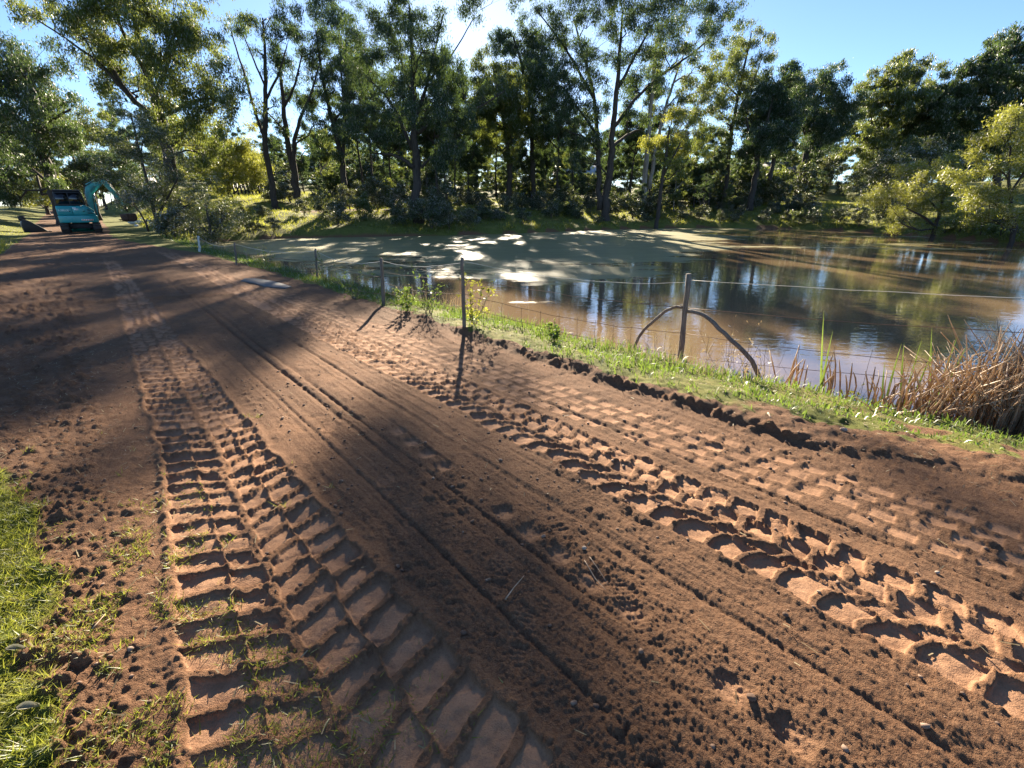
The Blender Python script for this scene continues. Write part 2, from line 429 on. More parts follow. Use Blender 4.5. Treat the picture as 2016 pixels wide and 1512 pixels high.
def surface(x, y):
    """full ground surface: height and soil attributes"""
    Rr = np.hypot(x, y)
    s, t = to_st(x, y)
    d = pond_dist(x, y)
    z = H(x, y, d)
    lt = lip_t(s)
    # where soil lies bare
    nz = fbm(x * 1.7, y * 1.7, 3, 101); nzf = fbm(x * 9, y * 9, 3, 103)
    left_edge = np.where(s < 5.2, np.interp(s, [-1, 1.5, 2.8, 3.9, 4.5, 5.2], [-.34, -.40, -.5, -.66, -1.3, -2.6]), -2.3 - .4 * sstep(30, 60, s)) + .22 * nz + .05 * nzf
    right_edge = lt + .09 + .1 * nzf + .12 * np.clip(nz, 0, 1) + .1 * sstep(9, 14, s) * nz
    dirt = sstep(left_edge - .13, left_edge + .13, t + .06 * nzf) * (1 - sstep(right_edge - .03, right_edge + .03, t))
    # a rough spread of soil past the lip, nearest the camera
    spill = sstep(.25, .62, vn(x * 3, y * 3, 111) * .6 + vn(x * 9, y * 9, 112) * .4 + .3 * sstep(5.0, 4.2, t)) * sstep(2.2, .6, s) * (1 - sstep(4.4, 5.2, t)) * (t > lt)
    dirt = np.maximum(dirt, .85 * spill * sstep(.35, .6, vn(x * 2.1, y * 2.1, 113) + .35 * sstep(4.6, 3.8, t)))
    # bare track on the far bank and eroded shore
    dirt = np.maximum(dirt, .9 * np.exp(-((d - 9.5 - 1.2 * nz) / .9) ** 2) * sstep(9, 14, t) * sstep(10, -2, x))
    dirt = np.maximum(dirt, .95 * (1 - sstep(.12, .38, d + .12 * nz)))
    dzs, comp, loose, trk = soil(x, y, s, t)
    near = sstep(60, 30, Rr)
    onroad = sstep(left_edge - .3, left_edge + .1, t) * (1 - sstep(lt - .02, lt + .04, t))
    z = z + dzs * near * onroad
    # the lip: the verge stands proud of the graded road, its edge torn
    amp = (sstep(8.0, 4.5, s) * .036 * (.45 + .9 * vn(s * 1.9, s * 0 + 3, 122)) + .012) * (.3 + .7 * sstep(-.2, 2.4, s)) * sstep(26, 18, s)
    z = z + amp * sstep(lt - .09, lt + .10, t) * (1 - sstep(lt + .1, lt + 1.1, t) * .7) * (.75 + .6 * vn(s * 9, t * 9, 121))
    band = np.exp(-((t - lt) / .08) ** 2) * sstep(8.5, 5, s) * near * (.2 + .8 * sstep(-.5, 1.5, s))
    z = z + band * (.05 * domes(x, y, 11, 581, .6) + .012 * (vn(x * 34, y * 34, 132) - .5))
    off = (1 - onroad) * sstep(.3, 1.0, d) * near
    z = z + off * (.035 * fbm(x * 3.1, y * 3.1, 3, 141) + .012 * fbm(x * 15, y * 15, 2, 142)) + spill * near * (.012 * sstep(.5, .8, vn(x * 13, y * 13, 143)) + .012 * vn(x * 31, y * 31, 144))
    moist = np.clip(.45 + .9 * fbm(x * .55, y * .55, 3, 151) + band + .6 * loose - .9 * comp, 0, 1)
    return dict(z=z, s=s, t=t, d=d, dirt=dirt, comp=comp, moist=moist, onroad=onroad, R=Rr, spill=spill)
def build_ground():
    # one sheet: fine where the camera stands, coarser with distance, reaching the horizon
    a0, a1 = math.radians(-62), math.radians(62)
    azf = np.linspace(a0, a1, 800); azc = np.linspace(a1, a0 + 2 * math.pi, 62)[1:-1]
    az = np.concatenate([azf, azc]); nc = len(az)
    th = np.linspace(math.radians(63) ** .85, math.radians(2.75) ** .85, 575) ** (1 / .85)
    r1 = EYE / np.tan(th)
    r2 = np.geomspace(r1[-1], 5500, 150)[1:]
    r = np.concatenate([[.02, .3, .6], r1, r2]); nr = len(r)
    R, A = np.meshgrid(r, az, indexing='ij')
    x, y = (R * np.sin(A)).ravel(), (R * np.cos(A)).ravel()
    G = surface(x, y); d = G['d']
    V = np.stack([x, y, G['z']], 1)
    i, j = np.meshgrid(np.arange(nr - 1), np.arange(nc), indexing='ij'); k = (j + 1) % nc
    Q = np.stack([i * nc + j, i * nc + k, (i + 1) * nc + k, (i + 1) * nc + j], -1).reshape(-1, 4)[:, ::-1]
    Q = Q[(d[Q] > -1.6).any(1)]
    isroad = ((G['onroad'] * (G['dirt'] > .5))[Q].mean(1) > .5) & (G['R'][Q].max(1) < 75)
    out = []
    for name, mask in (('ground', ~isroad), ('dirt_road', isroad)):
        q = Q[mask]; u, inv = np.unique(q, return_inverse=True)
        me = mesh_np(name, V[u], None, inv.reshape(-1, 4), True, [M['ground']], {'dirt': G['dirt'][u], 'compact': G['comp'][u], 'moist': G['moist'][u]})
        out.append(tag(obj(name, me), kind='structure'))
    return out

def ground_material():
    m, nt, b = mat('soil_and_turf')
    p = geopos(nt)
    dirt, comp, moist = attr(nt, 'dirt'), attr(nt, 'compact'), attr(nt, 'moist')
    n_s, n_m, n_f = noise(nt, 1.1, 5, .6, p), noise(nt, 9, 5, .65, p), noise(nt, 70, 4, .7, p)
    loose = ramp(nt, n_m, [(.3, (.145, .066, .033)), (.7, (.275, .135, .066))])
    packed = ramp(nt, n_m, [(.3, (.29, .152, .083)), (.7, (.40, .222, .128))])
    c = mixc(nt, comp, loose, packed)
    c = mixc(nt, mth(nt, 'MULTIPLY', moist, .45), c, (.06, .034, .023))
    c = mixc(nt, mth(nt, 'MULTIPLY', ramp(nt, n_f, [(.35, (0, 0, 0)), (.7, (1, 1, 1))]), .45), c, (.33, .2, .115))
    c = mixc(nt, mth(nt, 'MULTIPLY', ramp(nt, noise(nt, 130, 3, .7, p), [(.3, (1, 1, 1)), (.5, (0, 0, 0))]), .35), c, (.08, .045, .03))
    turf = ramp(nt, mth(nt, 'ADD', mth(nt, 'MULTIPLY', n_s, .5), mth(nt, 'MULTIPLY', n_m, .5)), [(.34, (.065, .085, .02)), (.5, (.14, .15, .03)), (.66, (.23, .2, .06))])
    edge = mth(nt, 'ADD', dirt, mth(nt, 'MULTIPLY', mth(nt, 'SUBTRACT', n_m, .5), .7), True)
    nt.links.new(mixc(nt, ramp(nt, edge, [(.4, (0, 0, 0)), (.6, (1, 1, 1))]), turf, c), b.inputs['Base Color'])
    b.inputs['Roughness'].default_value = .92; b.inputs['Specular IOR Level'].default_value = .18
    h = mth(nt, 'ADD', mth(nt, 'MULTIPLY', n_f, .7), mth(nt, 'MULTIPLY', noise(nt, 210, 3, .65, p), .55))
    st = nt.nodes.new('ShaderNodeBump'); st.inputs['Distance'].default_value = .02
    nt.links.new(mth(nt, 'SUBTRACT', 1.0, mth(nt, 'MULTIPLY', comp, .55)), st.inputs['Strength'])
    nt.links.new(h, st.inputs['Height']); nt.links.new(st.outputs[0], b.inputs['Normal'])
    return m
M['ground'] = ground_material()
ground, dirt_road = build_ground()

# ------------------------------------------------------------------ water
def water_material():
    m, nt, b = mat('muddy_water')
    out = nt.nodes['Material Output']
    p = geopos(nt)
    b.inputs['Base Color'].default_value = (.24, .165, .097, 1)
    b.inputs['Roughness'].default_value = .035; b.inputs['IOR'].default_value = 2.2
    mp = nt.nodes.new('ShaderNodeMapping'); mp.inputs['Scale'].default_value = (1.0, 2.2, 1); nt.links.new(p, mp.inputs[0])
    bn = bump(nt, noise(nt, 2.6, 3, .5, mp.outputs[0]), .05, .06)
    nt.links.new(bn, b.inputs['Normal'])
    # pale film drifting on the far water
    film = nt.nodes.new('ShaderNodeBsdfPrincipled')
    mp2 = nt.nodes.new('ShaderNodeMapping'); mp2.inputs['Scale'].default_value = (.09, .26, 1); mp2.inputs['Rotation'].default_value = (0, 0, .25); nt.links.new(p, mp2.inputs[0])
    wv = noise(nt, 1.0, 5, .55, mp2.outputs[0]); w2 = noise(nt, 7.0, 9, .68, mp2.outputs[0])
    nt.links.new(ramp(nt, w2, [(.3, (.17, .16, .06)), (.7, (.29, .26, .105))]), film.inputs['Base Color'])
    film.inputs['Roughness'].default_value = .55; film.inputs['Specular IOR Level'].default_value = .3
    nt.links.new(bump(nt, w2, .2, .02), film.inputs['Normal'])
    f = mth(nt, 'ADD', attr(nt, 'film'), mth(nt, 'ADD', mth(nt, 'MULTIPLY', mth(nt, 'SUBTRACT', wv, .5), 2.2), mth(nt, 'MULTIPLY', mth(nt, 'SUBTRACT', w2, .5), 1.3)))
    f = ramp(nt, f, [(.42, (0, 0, 0)), (.56, (.9, .9, .9))])
    mx = nt.nodes.new('ShaderNodeMixShader'); nt.links.new(f, mx.inputs[0])
    nt.links.new(b.outputs[0], mx.inputs[1]); nt.links.new(film.outputs[0], mx.inputs[2])
    nt.links.new(mx.outputs[0], out.inputs['Surface'])
    return m
M['water'] = water_material()
def build_water():
    gx, gy = np.meshgrid(np.arange(-22, 36, .5), np.arange(-6, 55, .5))
    x, y = gx.ravel(), gy.ravel(); d = pond_dist(x, y)
    ny, nx = gx.shape
    i, j = np.meshgrid(np.arange(ny - 1), np.arange(nx - 1), indexing='ij')
    Q = np.stack([i * nx + j, i * nx + j + 1, (i + 1) * nx + j + 1, (i + 1) * nx + j], -1).reshape(-1, 4)
    Q = Q[(d[Q] < .9).any(1)]
    s, t = to_st(x, y)
    film = .25 + .75 * sstep(9, 24, y + .25 * np.minimum(x, 0)) - .75 * sstep(2, 13, x - .4 * (y - 18)) + .1 * sstep(36, 44, y)
    film = film - .6 * sstep(11, 7, y) - .35 * sstep(2.2, .3, -d) * sstep(30, 16, y)
    u, inv = np.unique(Q, return_inverse=True)
    V = np.stack([x, y, np.full_like(x, WATER)], 1)
    return tag(obj('pond_water', mesh_np('pond_water', V[u], None, inv.reshape(-1, 4), True, [M['water']], {'film': film[u]})), kind='structure')
build_water()

# ------------------------------------------------------------------ trees
RNG = np.random.default_rng(7)
LEAFINESS = 2.3
LEAF = .66; PER = 2.35
def leaf_cloud(C, size, hang=.6, wid=.3, rng=RNG):
    """C: leaf centres (n,3). Slender leaves, partly hanging."""
    n = len(C)
    ax = rng.normal(size=(n, 3)); ax /= np.linalg.norm(ax, axis=1)[:, None]
    ax = ax * (1 - hang) + np.array([0, 0, -1.0]) * hang * (0.4 + rng.random((n, 1)))
    ax /= np.linalg.norm(ax, axis=1)[:, None]
    r = rng.normal(size=(n, 3)); sd = np.cross(ax, r); sd /= np.linalg.norm(sd, axis=1)[:, None]
    L = size * (.6 + .8 * rng.random((n, 1))) * .5; W = L * wid * (.7 + .6 * rng.random((n, 1)))
    V = np.stack([C - ax * L - sd * W, C - ax * L + sd * W, C + ax * L], 1).reshape(-1, 3)
    return V, np.arange(n * 3).reshape(-1, 3)
def bez(a, b, lift, n=6):
    a, b = np.array(a, float), np.array(b, float); L = np.linalg.norm(b - a)
    m = a * .5 + b * .5 + np.array([0, 0, lift * L])
    t = np.linspace(0, 1, n)[:, None]
    return (1 - t) ** 2 * a + 2 * t * (1 - t) * m + t * t * b
def make_tree(trunks, blobs, leaf=.26, dens=1.0, hang=.6, wid=.3, spray=.5, per=14, sides=7, seed=0, droop=.0, branch_r=.05):
    """trunks: list of (n,4) arrays x,y,z,radius, the first from the ground; blobs: (centre, radii, weight).
    returns meshes data: trunk arrays, list of limb arrays, twig arrays, crown arrays"""
    rng = np.random.default_rng(seed)
    stems = []
    for k, T in enumerate(trunks):
        T = np.array(T, float)
        n = len(T); q = np.linspace(0, n - 1, (n - 1) * 4 + 1)
        D = np.stack([np.interp(q, np.arange(n), T[:, c]) for c in range(4)], 1)
        # soften corners and add a little wander
        for _ in range(2): D[1:-1, :3] = D[1:-1, :3] * .5 + (D[:-2, :3] + D[2:, :3]) * .25
        D[1:-1, :3] += rng.normal(size=(len(D) - 2, 3)) * D[1:-1, 3:4] * .22
        if k == 0: D[0, 3] *= 1.35
        stems.append(D)
    tw = MB(); leaves = []
    allp = np.concatenate([D[max(1, len(D) // 4):] for D in stems])
    for c, r, w in blobs:
        c, r = np.array(c, float), np.array(r, float)
        # bough from the stem to the blob
        dd = c - allp[:, :3]; hor = np.hypot(dd[:, 0], dd[:, 1])
        cost = np.linalg.norm(dd, axis=1) + 2.0 * np.clip(hor * .5 - dd[:, 2], 0, None)
        st = allp[np.argmin(cost)]
        br = min(st[3] * .6, branch_r * (1 + .6 * np.mean(r)))
        P = bez(st[:3], c, .10, 7); P[1:-1] += rng.normal(size=(5, 3)) * .06 * np.linalg.norm(c - st[:3])
        tw.tube(P, np.linspace(br, br * .35, 7), 5, False)
        nsp = max(3, int(w * dens * LEAFINESS * 4 / 3 * math.pi * (r[0] * r[1] * r[2]) ** (2 / 3) * 1.9 / (spray ** 2)))
        g = rng.normal(size=(nsp, 3)); g /= np.linalg.norm(g, axis=1)[:, None]
        rad = (.35 + .65 * rng.random((nsp, 1)) ** .6)
        # lumps: sprays gather round a few sub-centres so that gaps stay open
        ns = max(3, int(nsp / 9)); sub = c + (rng.normal(size=(ns, 3)) * .6) * r
        S = sub[rng.integers(0, ns, nsp)] + g * rad * r * .30
        S[:, 2] -= droop * np.abs(g[:, 2]) * r[2]
        for q in sub[:14]:
            e = P[rng.integers(3, 7)]
            tw.tube(bez(e, q, .08, 4), np.linspace(br * .35, .008, 4), 3, False)
        nl = rng.poisson(per * PER, nsp)
        idx = np.repeat(np.arange(nsp), nl)
        o = rng.normal(size=(len(idx), 3)) * spray * np.array([.42, .42, .36])
        leaves.append(S[idx] + o)
    C = np.concatenate(leaves)
    return stems, tw, leaf_cloud(C, leaf * LEAF, hang, wid, rng)
def plant_tree(name, label, cat, base, trunks, blobs, leafmat, barkmat='bark', group=None, **kw):
    base = np.array(base, float)
    tr = [np.concatenate([np.array(T)[:, :3] - base, np.array(T)[:, 3:]], 1) for T in trunks]
    bl = [(np.array(c) - base, r, w) for c, r, w in blobs]
    stems, tw, (LV, LQ) = make_tree(tr, bl, **kw)
    root = tag(empty(name, base), label, cat, group)
    for k, D in enumerate(stems):
        m = MB(); m.tube(D[:, :3], D[:, 3], 8 if k == 0 else 6)
        m.build('trunk' if k == 0 else 'limb', M[barkmat], root, True)
    if tw.n: tag(tw.build('branches', M[barkmat], root, True), kind='stuff')
    tag(obj('crown', mesh_np('crown', LV, LQ, None, False, [M[leafmat]]), root), kind='stuff')
    return root
def px_tree(name, label, cat, Y, trunks, blobs, leafmat='gum', barkmat='bark', seed=0, depth=.85, base=None, foot=None, group=None, **kw):
    """a tree measured in the photograph: trunk and limbs as (u, v, width) pixels, foliage as (u, v, ru, rv[, weight]); Y is its distance"""
    rng = np.random.default_rng(seed + 1000)
    pxm = lambda v: np.linalg.norm(ray(1008, v)) * 0 + (Y / ray(1008, v)[1]) / FPX
    TR = []
    for k, T in enumerate(trunks):
        dy = 0 if k == 0 else rng.uniform(-.6, .6) * 2.2
        pts = []
        for i, (u, v, w) in enumerate(T):
            yy = Y + dy * (i / max(1, len(T) - 1))
            p = at_y(u, v, yy); pts.append([*p, w * pxm(v) * .5])
        TR.append(pts)
    b = np.array(TR[0][0][:3]); gz = Hs(b[0], b[1])
    # trunk meets the ground below its lowest measured point
    TR[0] = [[b[0], b[1], gz - .15, TR[0][0][3] * 1.12]] + (TR[0] if b[2] > gz + .15 else TR[0][1:])
    BL = []
    for q in blobs:
        u, v, ru, rv = q[:4]; w = q[4] if len(q) > 4 else 1.0
        r = ru * pxm(v); yy = Y + rng.uniform(-1, 1) * min(depth * 3.2, depth * r * 1.6)
        BL.append((at_y(u, v, yy), (r, r * .95, rv * pxm(v)), w))
    return plant_tree(name, label, cat, (b[0], b[1], gz), TR, BL, leafmat, barkmat, group, seed=seed, **kw)
def ground_y(u, v, **k):
    return hit(u, v, **k)[1]

T = 'tree'
# -- left side
px_tree('gum_tree', 'broad many-limbed gum tree towering above the excavator at left', T, 37,
    [[(345, 440, 24), (333, 300, 20), (305, 190, 16), (280, 105, 11), (262, 20, 7)],
     [(320, 245, 11), (250, 187, 9), (196, 90, 7), (150, 30, 4)], [(268, 205, 7), (194, 121, 6), (130, 76, 4), (45, 20, 2)],
     [(330, 225, 9), (365, 205, 7), (413, 190, 5), (470, 215, 3)], [(305, 190, 9), (335, 110, 7), (370, 40, 4)], [(290, 150, 8), (240, 60, 6), (215, -10, 3)]],
    [(110, 30, 60, 30, .7), (60, 15, 35, 18, .6), (160, 55, 55, 35, .9), (210, 20, 60, 40), (290, 25, 70, 45), (360, 40, 50, 45), (400, 90, 42, 40), (230, 95, 60, 45),
     (310, 105, 60, 45), (190, 130, 45, 35, .8), (345, 165, 65, 45), (415, 165, 48, 42), (275, 170, 50, 38), (435, 215, 42, 32, .8), (390, 235, 50, 35), (320, 225, 50, 35, .8), (350, 285, 55, 35), (400, 300, 40, 30, .8), (470, 190, 25, 25, .5), (290, -40, 110, 40), (180, -35, 70, 30)],
    'olive', seed=1, leaf=.3, dens=.62, per=15)
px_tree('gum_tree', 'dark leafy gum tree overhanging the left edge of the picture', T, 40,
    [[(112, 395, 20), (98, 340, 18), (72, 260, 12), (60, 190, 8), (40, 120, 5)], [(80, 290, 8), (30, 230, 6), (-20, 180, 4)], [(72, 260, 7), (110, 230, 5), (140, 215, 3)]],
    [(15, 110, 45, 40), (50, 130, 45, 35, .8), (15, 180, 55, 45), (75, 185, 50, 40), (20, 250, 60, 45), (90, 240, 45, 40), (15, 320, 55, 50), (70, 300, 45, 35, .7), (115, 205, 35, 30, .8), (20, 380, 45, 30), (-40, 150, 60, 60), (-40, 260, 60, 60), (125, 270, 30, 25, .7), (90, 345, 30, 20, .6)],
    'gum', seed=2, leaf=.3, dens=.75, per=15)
px_tree('gum_tree', 'thin pale-stemmed gum leaning left behind the excavator', T, 52,
    [[(160, 372, 5), (150, 330, 4), (138, 290, 4), (125, 240, 3)]],
    [(130, 255, 35, 30, .7), (160, 260, 35, 30, .7), (190, 285, 35, 25, .7), (150, 300, 30, 22, .6), (120, 225, 25, 20, .5), (205, 250, 30, 25, .6)], 'olive', 'pale_bark', seed=3, leaf=.34, dens=.6)
px_tree('wattle_tree', 'dark feathery wattle tree beside the excavator bucket', T, 30.5,
    [[(312, 452, 8), (303, 410, 7), (285, 340, 5), (268, 270, 4), (258, 225, 2)], [(308, 430, 5), (330, 390, 4), (350, 350, 2)], [(300, 400, 4), (270, 375, 3), (245, 350, 2)], [(320, 452, 5), (340, 420, 4), (375, 400, 2)], [(292, 455, 4), (280, 425, 3), (262, 400, 2)]],
    [(258, 222, 34, 24), (240, 262, 38, 26, .8), (285, 265, 40, 28), (262, 305, 45, 28), (310, 315, 45, 30), (245, 345, 40, 26), (290, 355, 45, 26, .8), (340, 355, 42, 30), (255, 390, 34, 22, .7), (315, 395, 45, 28, .8), (365, 395, 45, 28), (350, 430, 45, 22, .8), (300, 425, 30, 15, .4)],
    'wattle', seed=4, leaf=.2, dens=.62, per=18, hang=.15, wid=.22, spray=.45, branch_r=.025)
px_tree('wattle_shrub', 'low rounded wattle shrub at the left end of the pond', 'shrub', 29,
    [[(415, 470, 5), (412, 440, 4), (405, 400, 2)], [(415, 465, 4), (440, 430, 2)]],
    [(385, 425, 36, 26), (425, 415, 40, 28), (405, 450, 42, 20), (450, 445, 32, 20), (365, 455, 34, 16), (395, 385, 32, 20, .8)], 'wattle', seed=5, leaf=.2, dens=.7, per=18, hang=.15, wid=.24, branch_r=.02)
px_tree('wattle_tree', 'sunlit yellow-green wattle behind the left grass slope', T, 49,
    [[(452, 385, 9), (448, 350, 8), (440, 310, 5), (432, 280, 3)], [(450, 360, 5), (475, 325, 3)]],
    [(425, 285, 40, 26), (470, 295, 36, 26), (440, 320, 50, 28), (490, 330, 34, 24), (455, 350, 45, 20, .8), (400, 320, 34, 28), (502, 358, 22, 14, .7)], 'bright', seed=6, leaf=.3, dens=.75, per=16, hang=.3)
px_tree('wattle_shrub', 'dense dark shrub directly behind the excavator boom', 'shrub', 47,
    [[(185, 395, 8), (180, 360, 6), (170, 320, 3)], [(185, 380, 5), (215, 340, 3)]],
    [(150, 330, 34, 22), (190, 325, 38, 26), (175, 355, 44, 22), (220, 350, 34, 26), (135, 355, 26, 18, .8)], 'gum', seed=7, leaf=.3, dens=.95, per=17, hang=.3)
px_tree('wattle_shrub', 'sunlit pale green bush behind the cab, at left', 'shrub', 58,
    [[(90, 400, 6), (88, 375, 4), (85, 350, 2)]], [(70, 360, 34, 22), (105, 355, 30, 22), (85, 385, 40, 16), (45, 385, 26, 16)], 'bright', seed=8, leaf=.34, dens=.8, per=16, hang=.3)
# -- slender trees on the left bank
px_tree('gum_tree', 'slender leaning gum, foremost on the sunlit left bank', T, 43,
    [[(540, 395, 13), (525, 305, 11), (521, 215, 9), (524, 139, 7), (517, 35, 3)], [(519, 268, 6), (500, 215, 5), (483, 149, 4), (467, 104, 3), (455, 60, 2)], [(522, 200, 5), (548, 150, 4), (565, 90, 2)], [(522, 170, 4), (500, 120, 3), (480, 70, 2)]],
    [(520, 38, 34, 22, .7), (485, 55, 30, 20, .7), (455, 55, 22, 16, .6), (545, 75, 34, 28, .7), (505, 95, 30, 22, .6), (470, 140, 28, 20, .55), (535, 135, 24, 22, .5), (490, 190, 24, 16, .4), (565, 60, 24, 24, .6), (540, 30, 25, 18, .6), (545, 210, 18, 14, .4)],
    'gum', seed=11, leaf=.27, dens=.55, per=13)
px_tree('gum_tree', 'twin-stemmed gum second from the left on the sunlit bank', T, 46,
    [[(585, 380, 14), (570, 300, 11), (560, 230, 9), (553, 160, 6), (548, 95, 3)], [(583, 370, 10), (577, 290, 8), (590, 235, 6), (612, 185, 4), (628, 130, 3)], [(566, 265, 5), (540, 235, 3), (520, 215, 2)], [(558, 215, 5), (582, 165, 4), (596, 100, 2)]],
    [(595, 60, 38, 32, .8), (565, 100, 34, 28, .7), (625, 95, 36, 32, .8), (590, 140, 38, 30, .8), (640, 155, 30, 30, .8), (565, 185, 30, 26, .6), (615, 200, 36, 30, .7), (555, 240, 26, 20, .5), (635, 245, 28, 26, .7), (600, 265, 26, 20, .5), (545, 290, 22, 18, .5), (620, 300, 26, 20, .5)],
    'gum', seed=12, leaf=.28, dens=.62, per=14)
px_tree('gum_tree', 'straight dark gum left of the biggest trunk, third on the bank', T, 47,
    [[(679, 374, 12), (672, 310, 10), (650, 222, 8), (632, 140, 6), (622, 60, 3)], [(673, 320, 7), (680, 240, 6), (672, 150, 4), (668, 60, 2)], [(655, 240, 5), (700, 190, 3), (712, 150, 2)]],
    [(640, 40, 36, 34, .9), (670, 75, 34, 34, .9), (640, 115, 32, 30, .8), (680, 140, 32, 34, .9), (650, 175, 30, 28, .8), (690, 200, 30, 30, .8), (655, 245, 28, 26, .8), (685, 265, 26, 24, .9), (630, 210, 22, 22, .6), (668, 305, 22, 18, .7), (650, 0, 50, 30, .9)],
    'gum', seed=13, leaf=.28, dens=.72, per=14)
# -- the big centre tree
px_tree('gum_tree', 'biggest dark spreading gum on the far bank, its trunk at the waterline', T, 38.8,
    [[(824, 440, 17), (821, 340, 15), (816, 254, 13), (814, 160, 10), (810, 90, 7), (806, 10, 4)], [(815, 330, 8), (795, 313, 7), (770, 303, 5), (735, 302, 3)], [(812, 295, 8), (785, 228, 6), (758, 185, 4), (720, 150, 3)],
     [(822, 262, 8), (850, 240, 6), (900, 228, 5), (950, 208, 4), (995, 178, 2)], [(817, 235, 8), (842, 165, 6), (858, 90, 4), (872, 30, 3)], [(812, 195, 7), (790, 120, 5), (768, 55, 3)], [(830, 330, 6), (855, 300, 4), (890, 285, 3)], [(842, 160, 4), (890, 110, 3), (930, 40, 2)]],
    [(755, 35, 46, 34), (815, 25, 46, 36, .8), (856, 48, 30, 30, .9), (930, 34, 22, 20, .2), (960, -16, 42, 22, 1.3), (1012, -30, 46, 26, 1.4), (715, 85, 42, 36), (775, 95, 46, 36), (838, 100, 44, 36, .9), (890, 120, 34, 26, .55), (715, 150, 46, 36), (775, 160, 46, 36), (840, 170, 46, 36), (905, 165, 36, 30, .9), (695, 205, 36, 30, .9), (755, 222, 42, 30), (835, 230, 46, 32), (895, 218, 40, 30), (948, 190, 28, 22, .8), (735, 275, 32, 24, .8), (880, 280, 42, 28, .9), (930, 245, 26, 22, .8), (860, 320, 32, 20, .7), (780, -35, 60, 30), (790, 285, 25, 18, .4)],  # heaviest two blobs, above the frame, are added to shade the near road
    'gum', seed=14, leaf=.26, dens=.78, per=15)
# -- centre background
px_tree('gum_tree', 'sunlit olive-crowned gum in the gap right of the biggest trunk', T, 57,
    [[(1003, 345, 10), (1000, 300, 9), (992, 240, 7), (980, 180, 5), (970, 130, 3)], [(998, 285, 5), (1020, 230, 4), (1030, 190, 2)]],
    [(955, 150, 36, 28), (995, 145, 34, 28), (970, 185, 40, 28), (1010, 195, 36, 30), (955, 225, 34, 26), (1000, 240, 38, 28), (960, 270, 30, 24, .8), (1030, 260, 28, 26, .8), (985, 295, 34, 20, .7), (935, 190, 22, 24, .7)],
    'olive', seed=15, leaf=.34, dens=.85, per=15)
px_tree('gum_tree', 'tall gum with small dark top in the sky gap at centre', T, 60,
    [[(1050, 345, 9), (1048, 290, 8), (1040, 200, 7), (1025, 120, 5), (1010, 70, 3)], [(1040, 200, 4), (1060, 140, 3), (1070, 90, 2)]],
    [(1000, 82, 30, 20, .9), (1030, 75, 30, 22, .9), (1060, 95, 34, 28), (1030, 120, 38, 28, .9), (1070, 140, 34, 30), (1040, 170, 34, 26, .9), (1080, 190, 32, 28), (1050, 225, 34, 28, .9), (1090, 245, 30, 28, .9), (1060, 280, 30, 26, .8), (1020, 215, 20, 22, .6)],
    'gum', seed=16, leaf=.34, dens=.8, per=15)
# -- the twin-trunk tree right of centre
px_tree('gum_tree', 'tall twin-trunked gum right of centre on the far bank', T, 48.5,
    [[(1193, 412, 15), (1200, 330, 13), (1206, 260, 11), (1214, 180, 9), (1220, 100, 6), (1226, 20, 3)], [(1180, 414, 12), (1178, 330, 10), (1175, 262, 9), (1170, 190, 7), (1150, 110, 5), (1130, 40, 3)],
     [(1205, 290, 7), (1222, 276, 6), (1240, 262, 5), (1262, 255, 3)], [(1207, 252, 8), (1250, 195, 6), (1300, 148, 5), (1360, 110, 4), (1425, 50, 2)], [(1172, 200, 6), (1130, 122, 5), (1090, 62, 3), (1052, 15, 2)], [(1214, 180, 6), (1250, 110, 5), (1290, 40, 3)], [(1176, 265, 6), (1140, 215, 4), (1105, 170, 3)]],
    [(1070, 18, 32, 24, .7), (1115, 35, 38, 30, .8), (1175, 25, 42, 32, .9), (1240, 30, 46, 36, .9), (1310, 25, 46, 36, .9), (1380, 35, 40, 32, .8), (1430, 20, 32, 24, .7), (1115, 90, 38, 30, .9), (1175, 95, 42, 32, .9), (1240, 105, 40, 32, .8), (1300, 90, 40, 32, .7), (1365, 90, 38, 30, .7), (1100, 145, 36, 28, .9), (1155, 160, 38, 28, .9), (1235, 165, 38, 28, .8), (1305, 155, 34, 28, .6), (1125, 205, 36, 28, .9), (1180, 215, 30, 26, .8), (1235, 230, 32, 26, .7), (1155, 265, 34, 24, .9), (1110, 250, 28, 24, .8), (1140, 305, 28, 20, .7), (1200, -35, 80, 36), (1320, -35, 80, 36), (1085, 195, 22, 20, .6), (1415, 70, 26, 22, .5)],
    'gum', seed=17, leaf=.28, dens=.72, per=14)
px_tree('gum_tree', 'smooth pale-trunked forked gum right of the twin trunks', T, 54,
    [[(1266, 386, 11), (1272, 320, 10), (1278, 255, 8), (1285, 170, 7), (1292, 80, 4)], [(1278, 372, 8), (1292, 290, 7), (1300, 250, 6), (1320, 180, 5), (1345, 110, 3)]],
    [(1345, 215, 34, 30, .7), (1300, 225, 32, 28, .6), (1375, 180, 34, 30, .7), (1395, 130, 30, 28, .6), (1350, 150, 30, 26, .6), (1290, 120, 28, 26, .5), (1330, 90, 30, 26, .5), (1400, 220, 30, 28, .7), (1370, 255, 34, 28, .8)],
    'olive', 'pale_bark', seed=18, leaf=.32, dens=.68, per=14)
px_tree('gum_tree', 'young gum with yellow-green leaves and thin dark trunk at centre right', T, 47,
    [[(1296, 413, 8), (1302, 360, 7), (1312, 310, 5), (1318, 250, 3)], [(1303, 350, 5), (1325, 310, 4), (1340, 280, 2)]],
    [(1320, 255, 30, 26, .8), (1345, 290, 28, 24, .8), (1315, 300, 30, 22, .8), (1345, 330, 26, 18, .7), (1295, 275, 22, 20, .6), (1330, 225, 22, 18, .6)], 'bright', seed=19, leaf=.28, dens=.7, per=14)
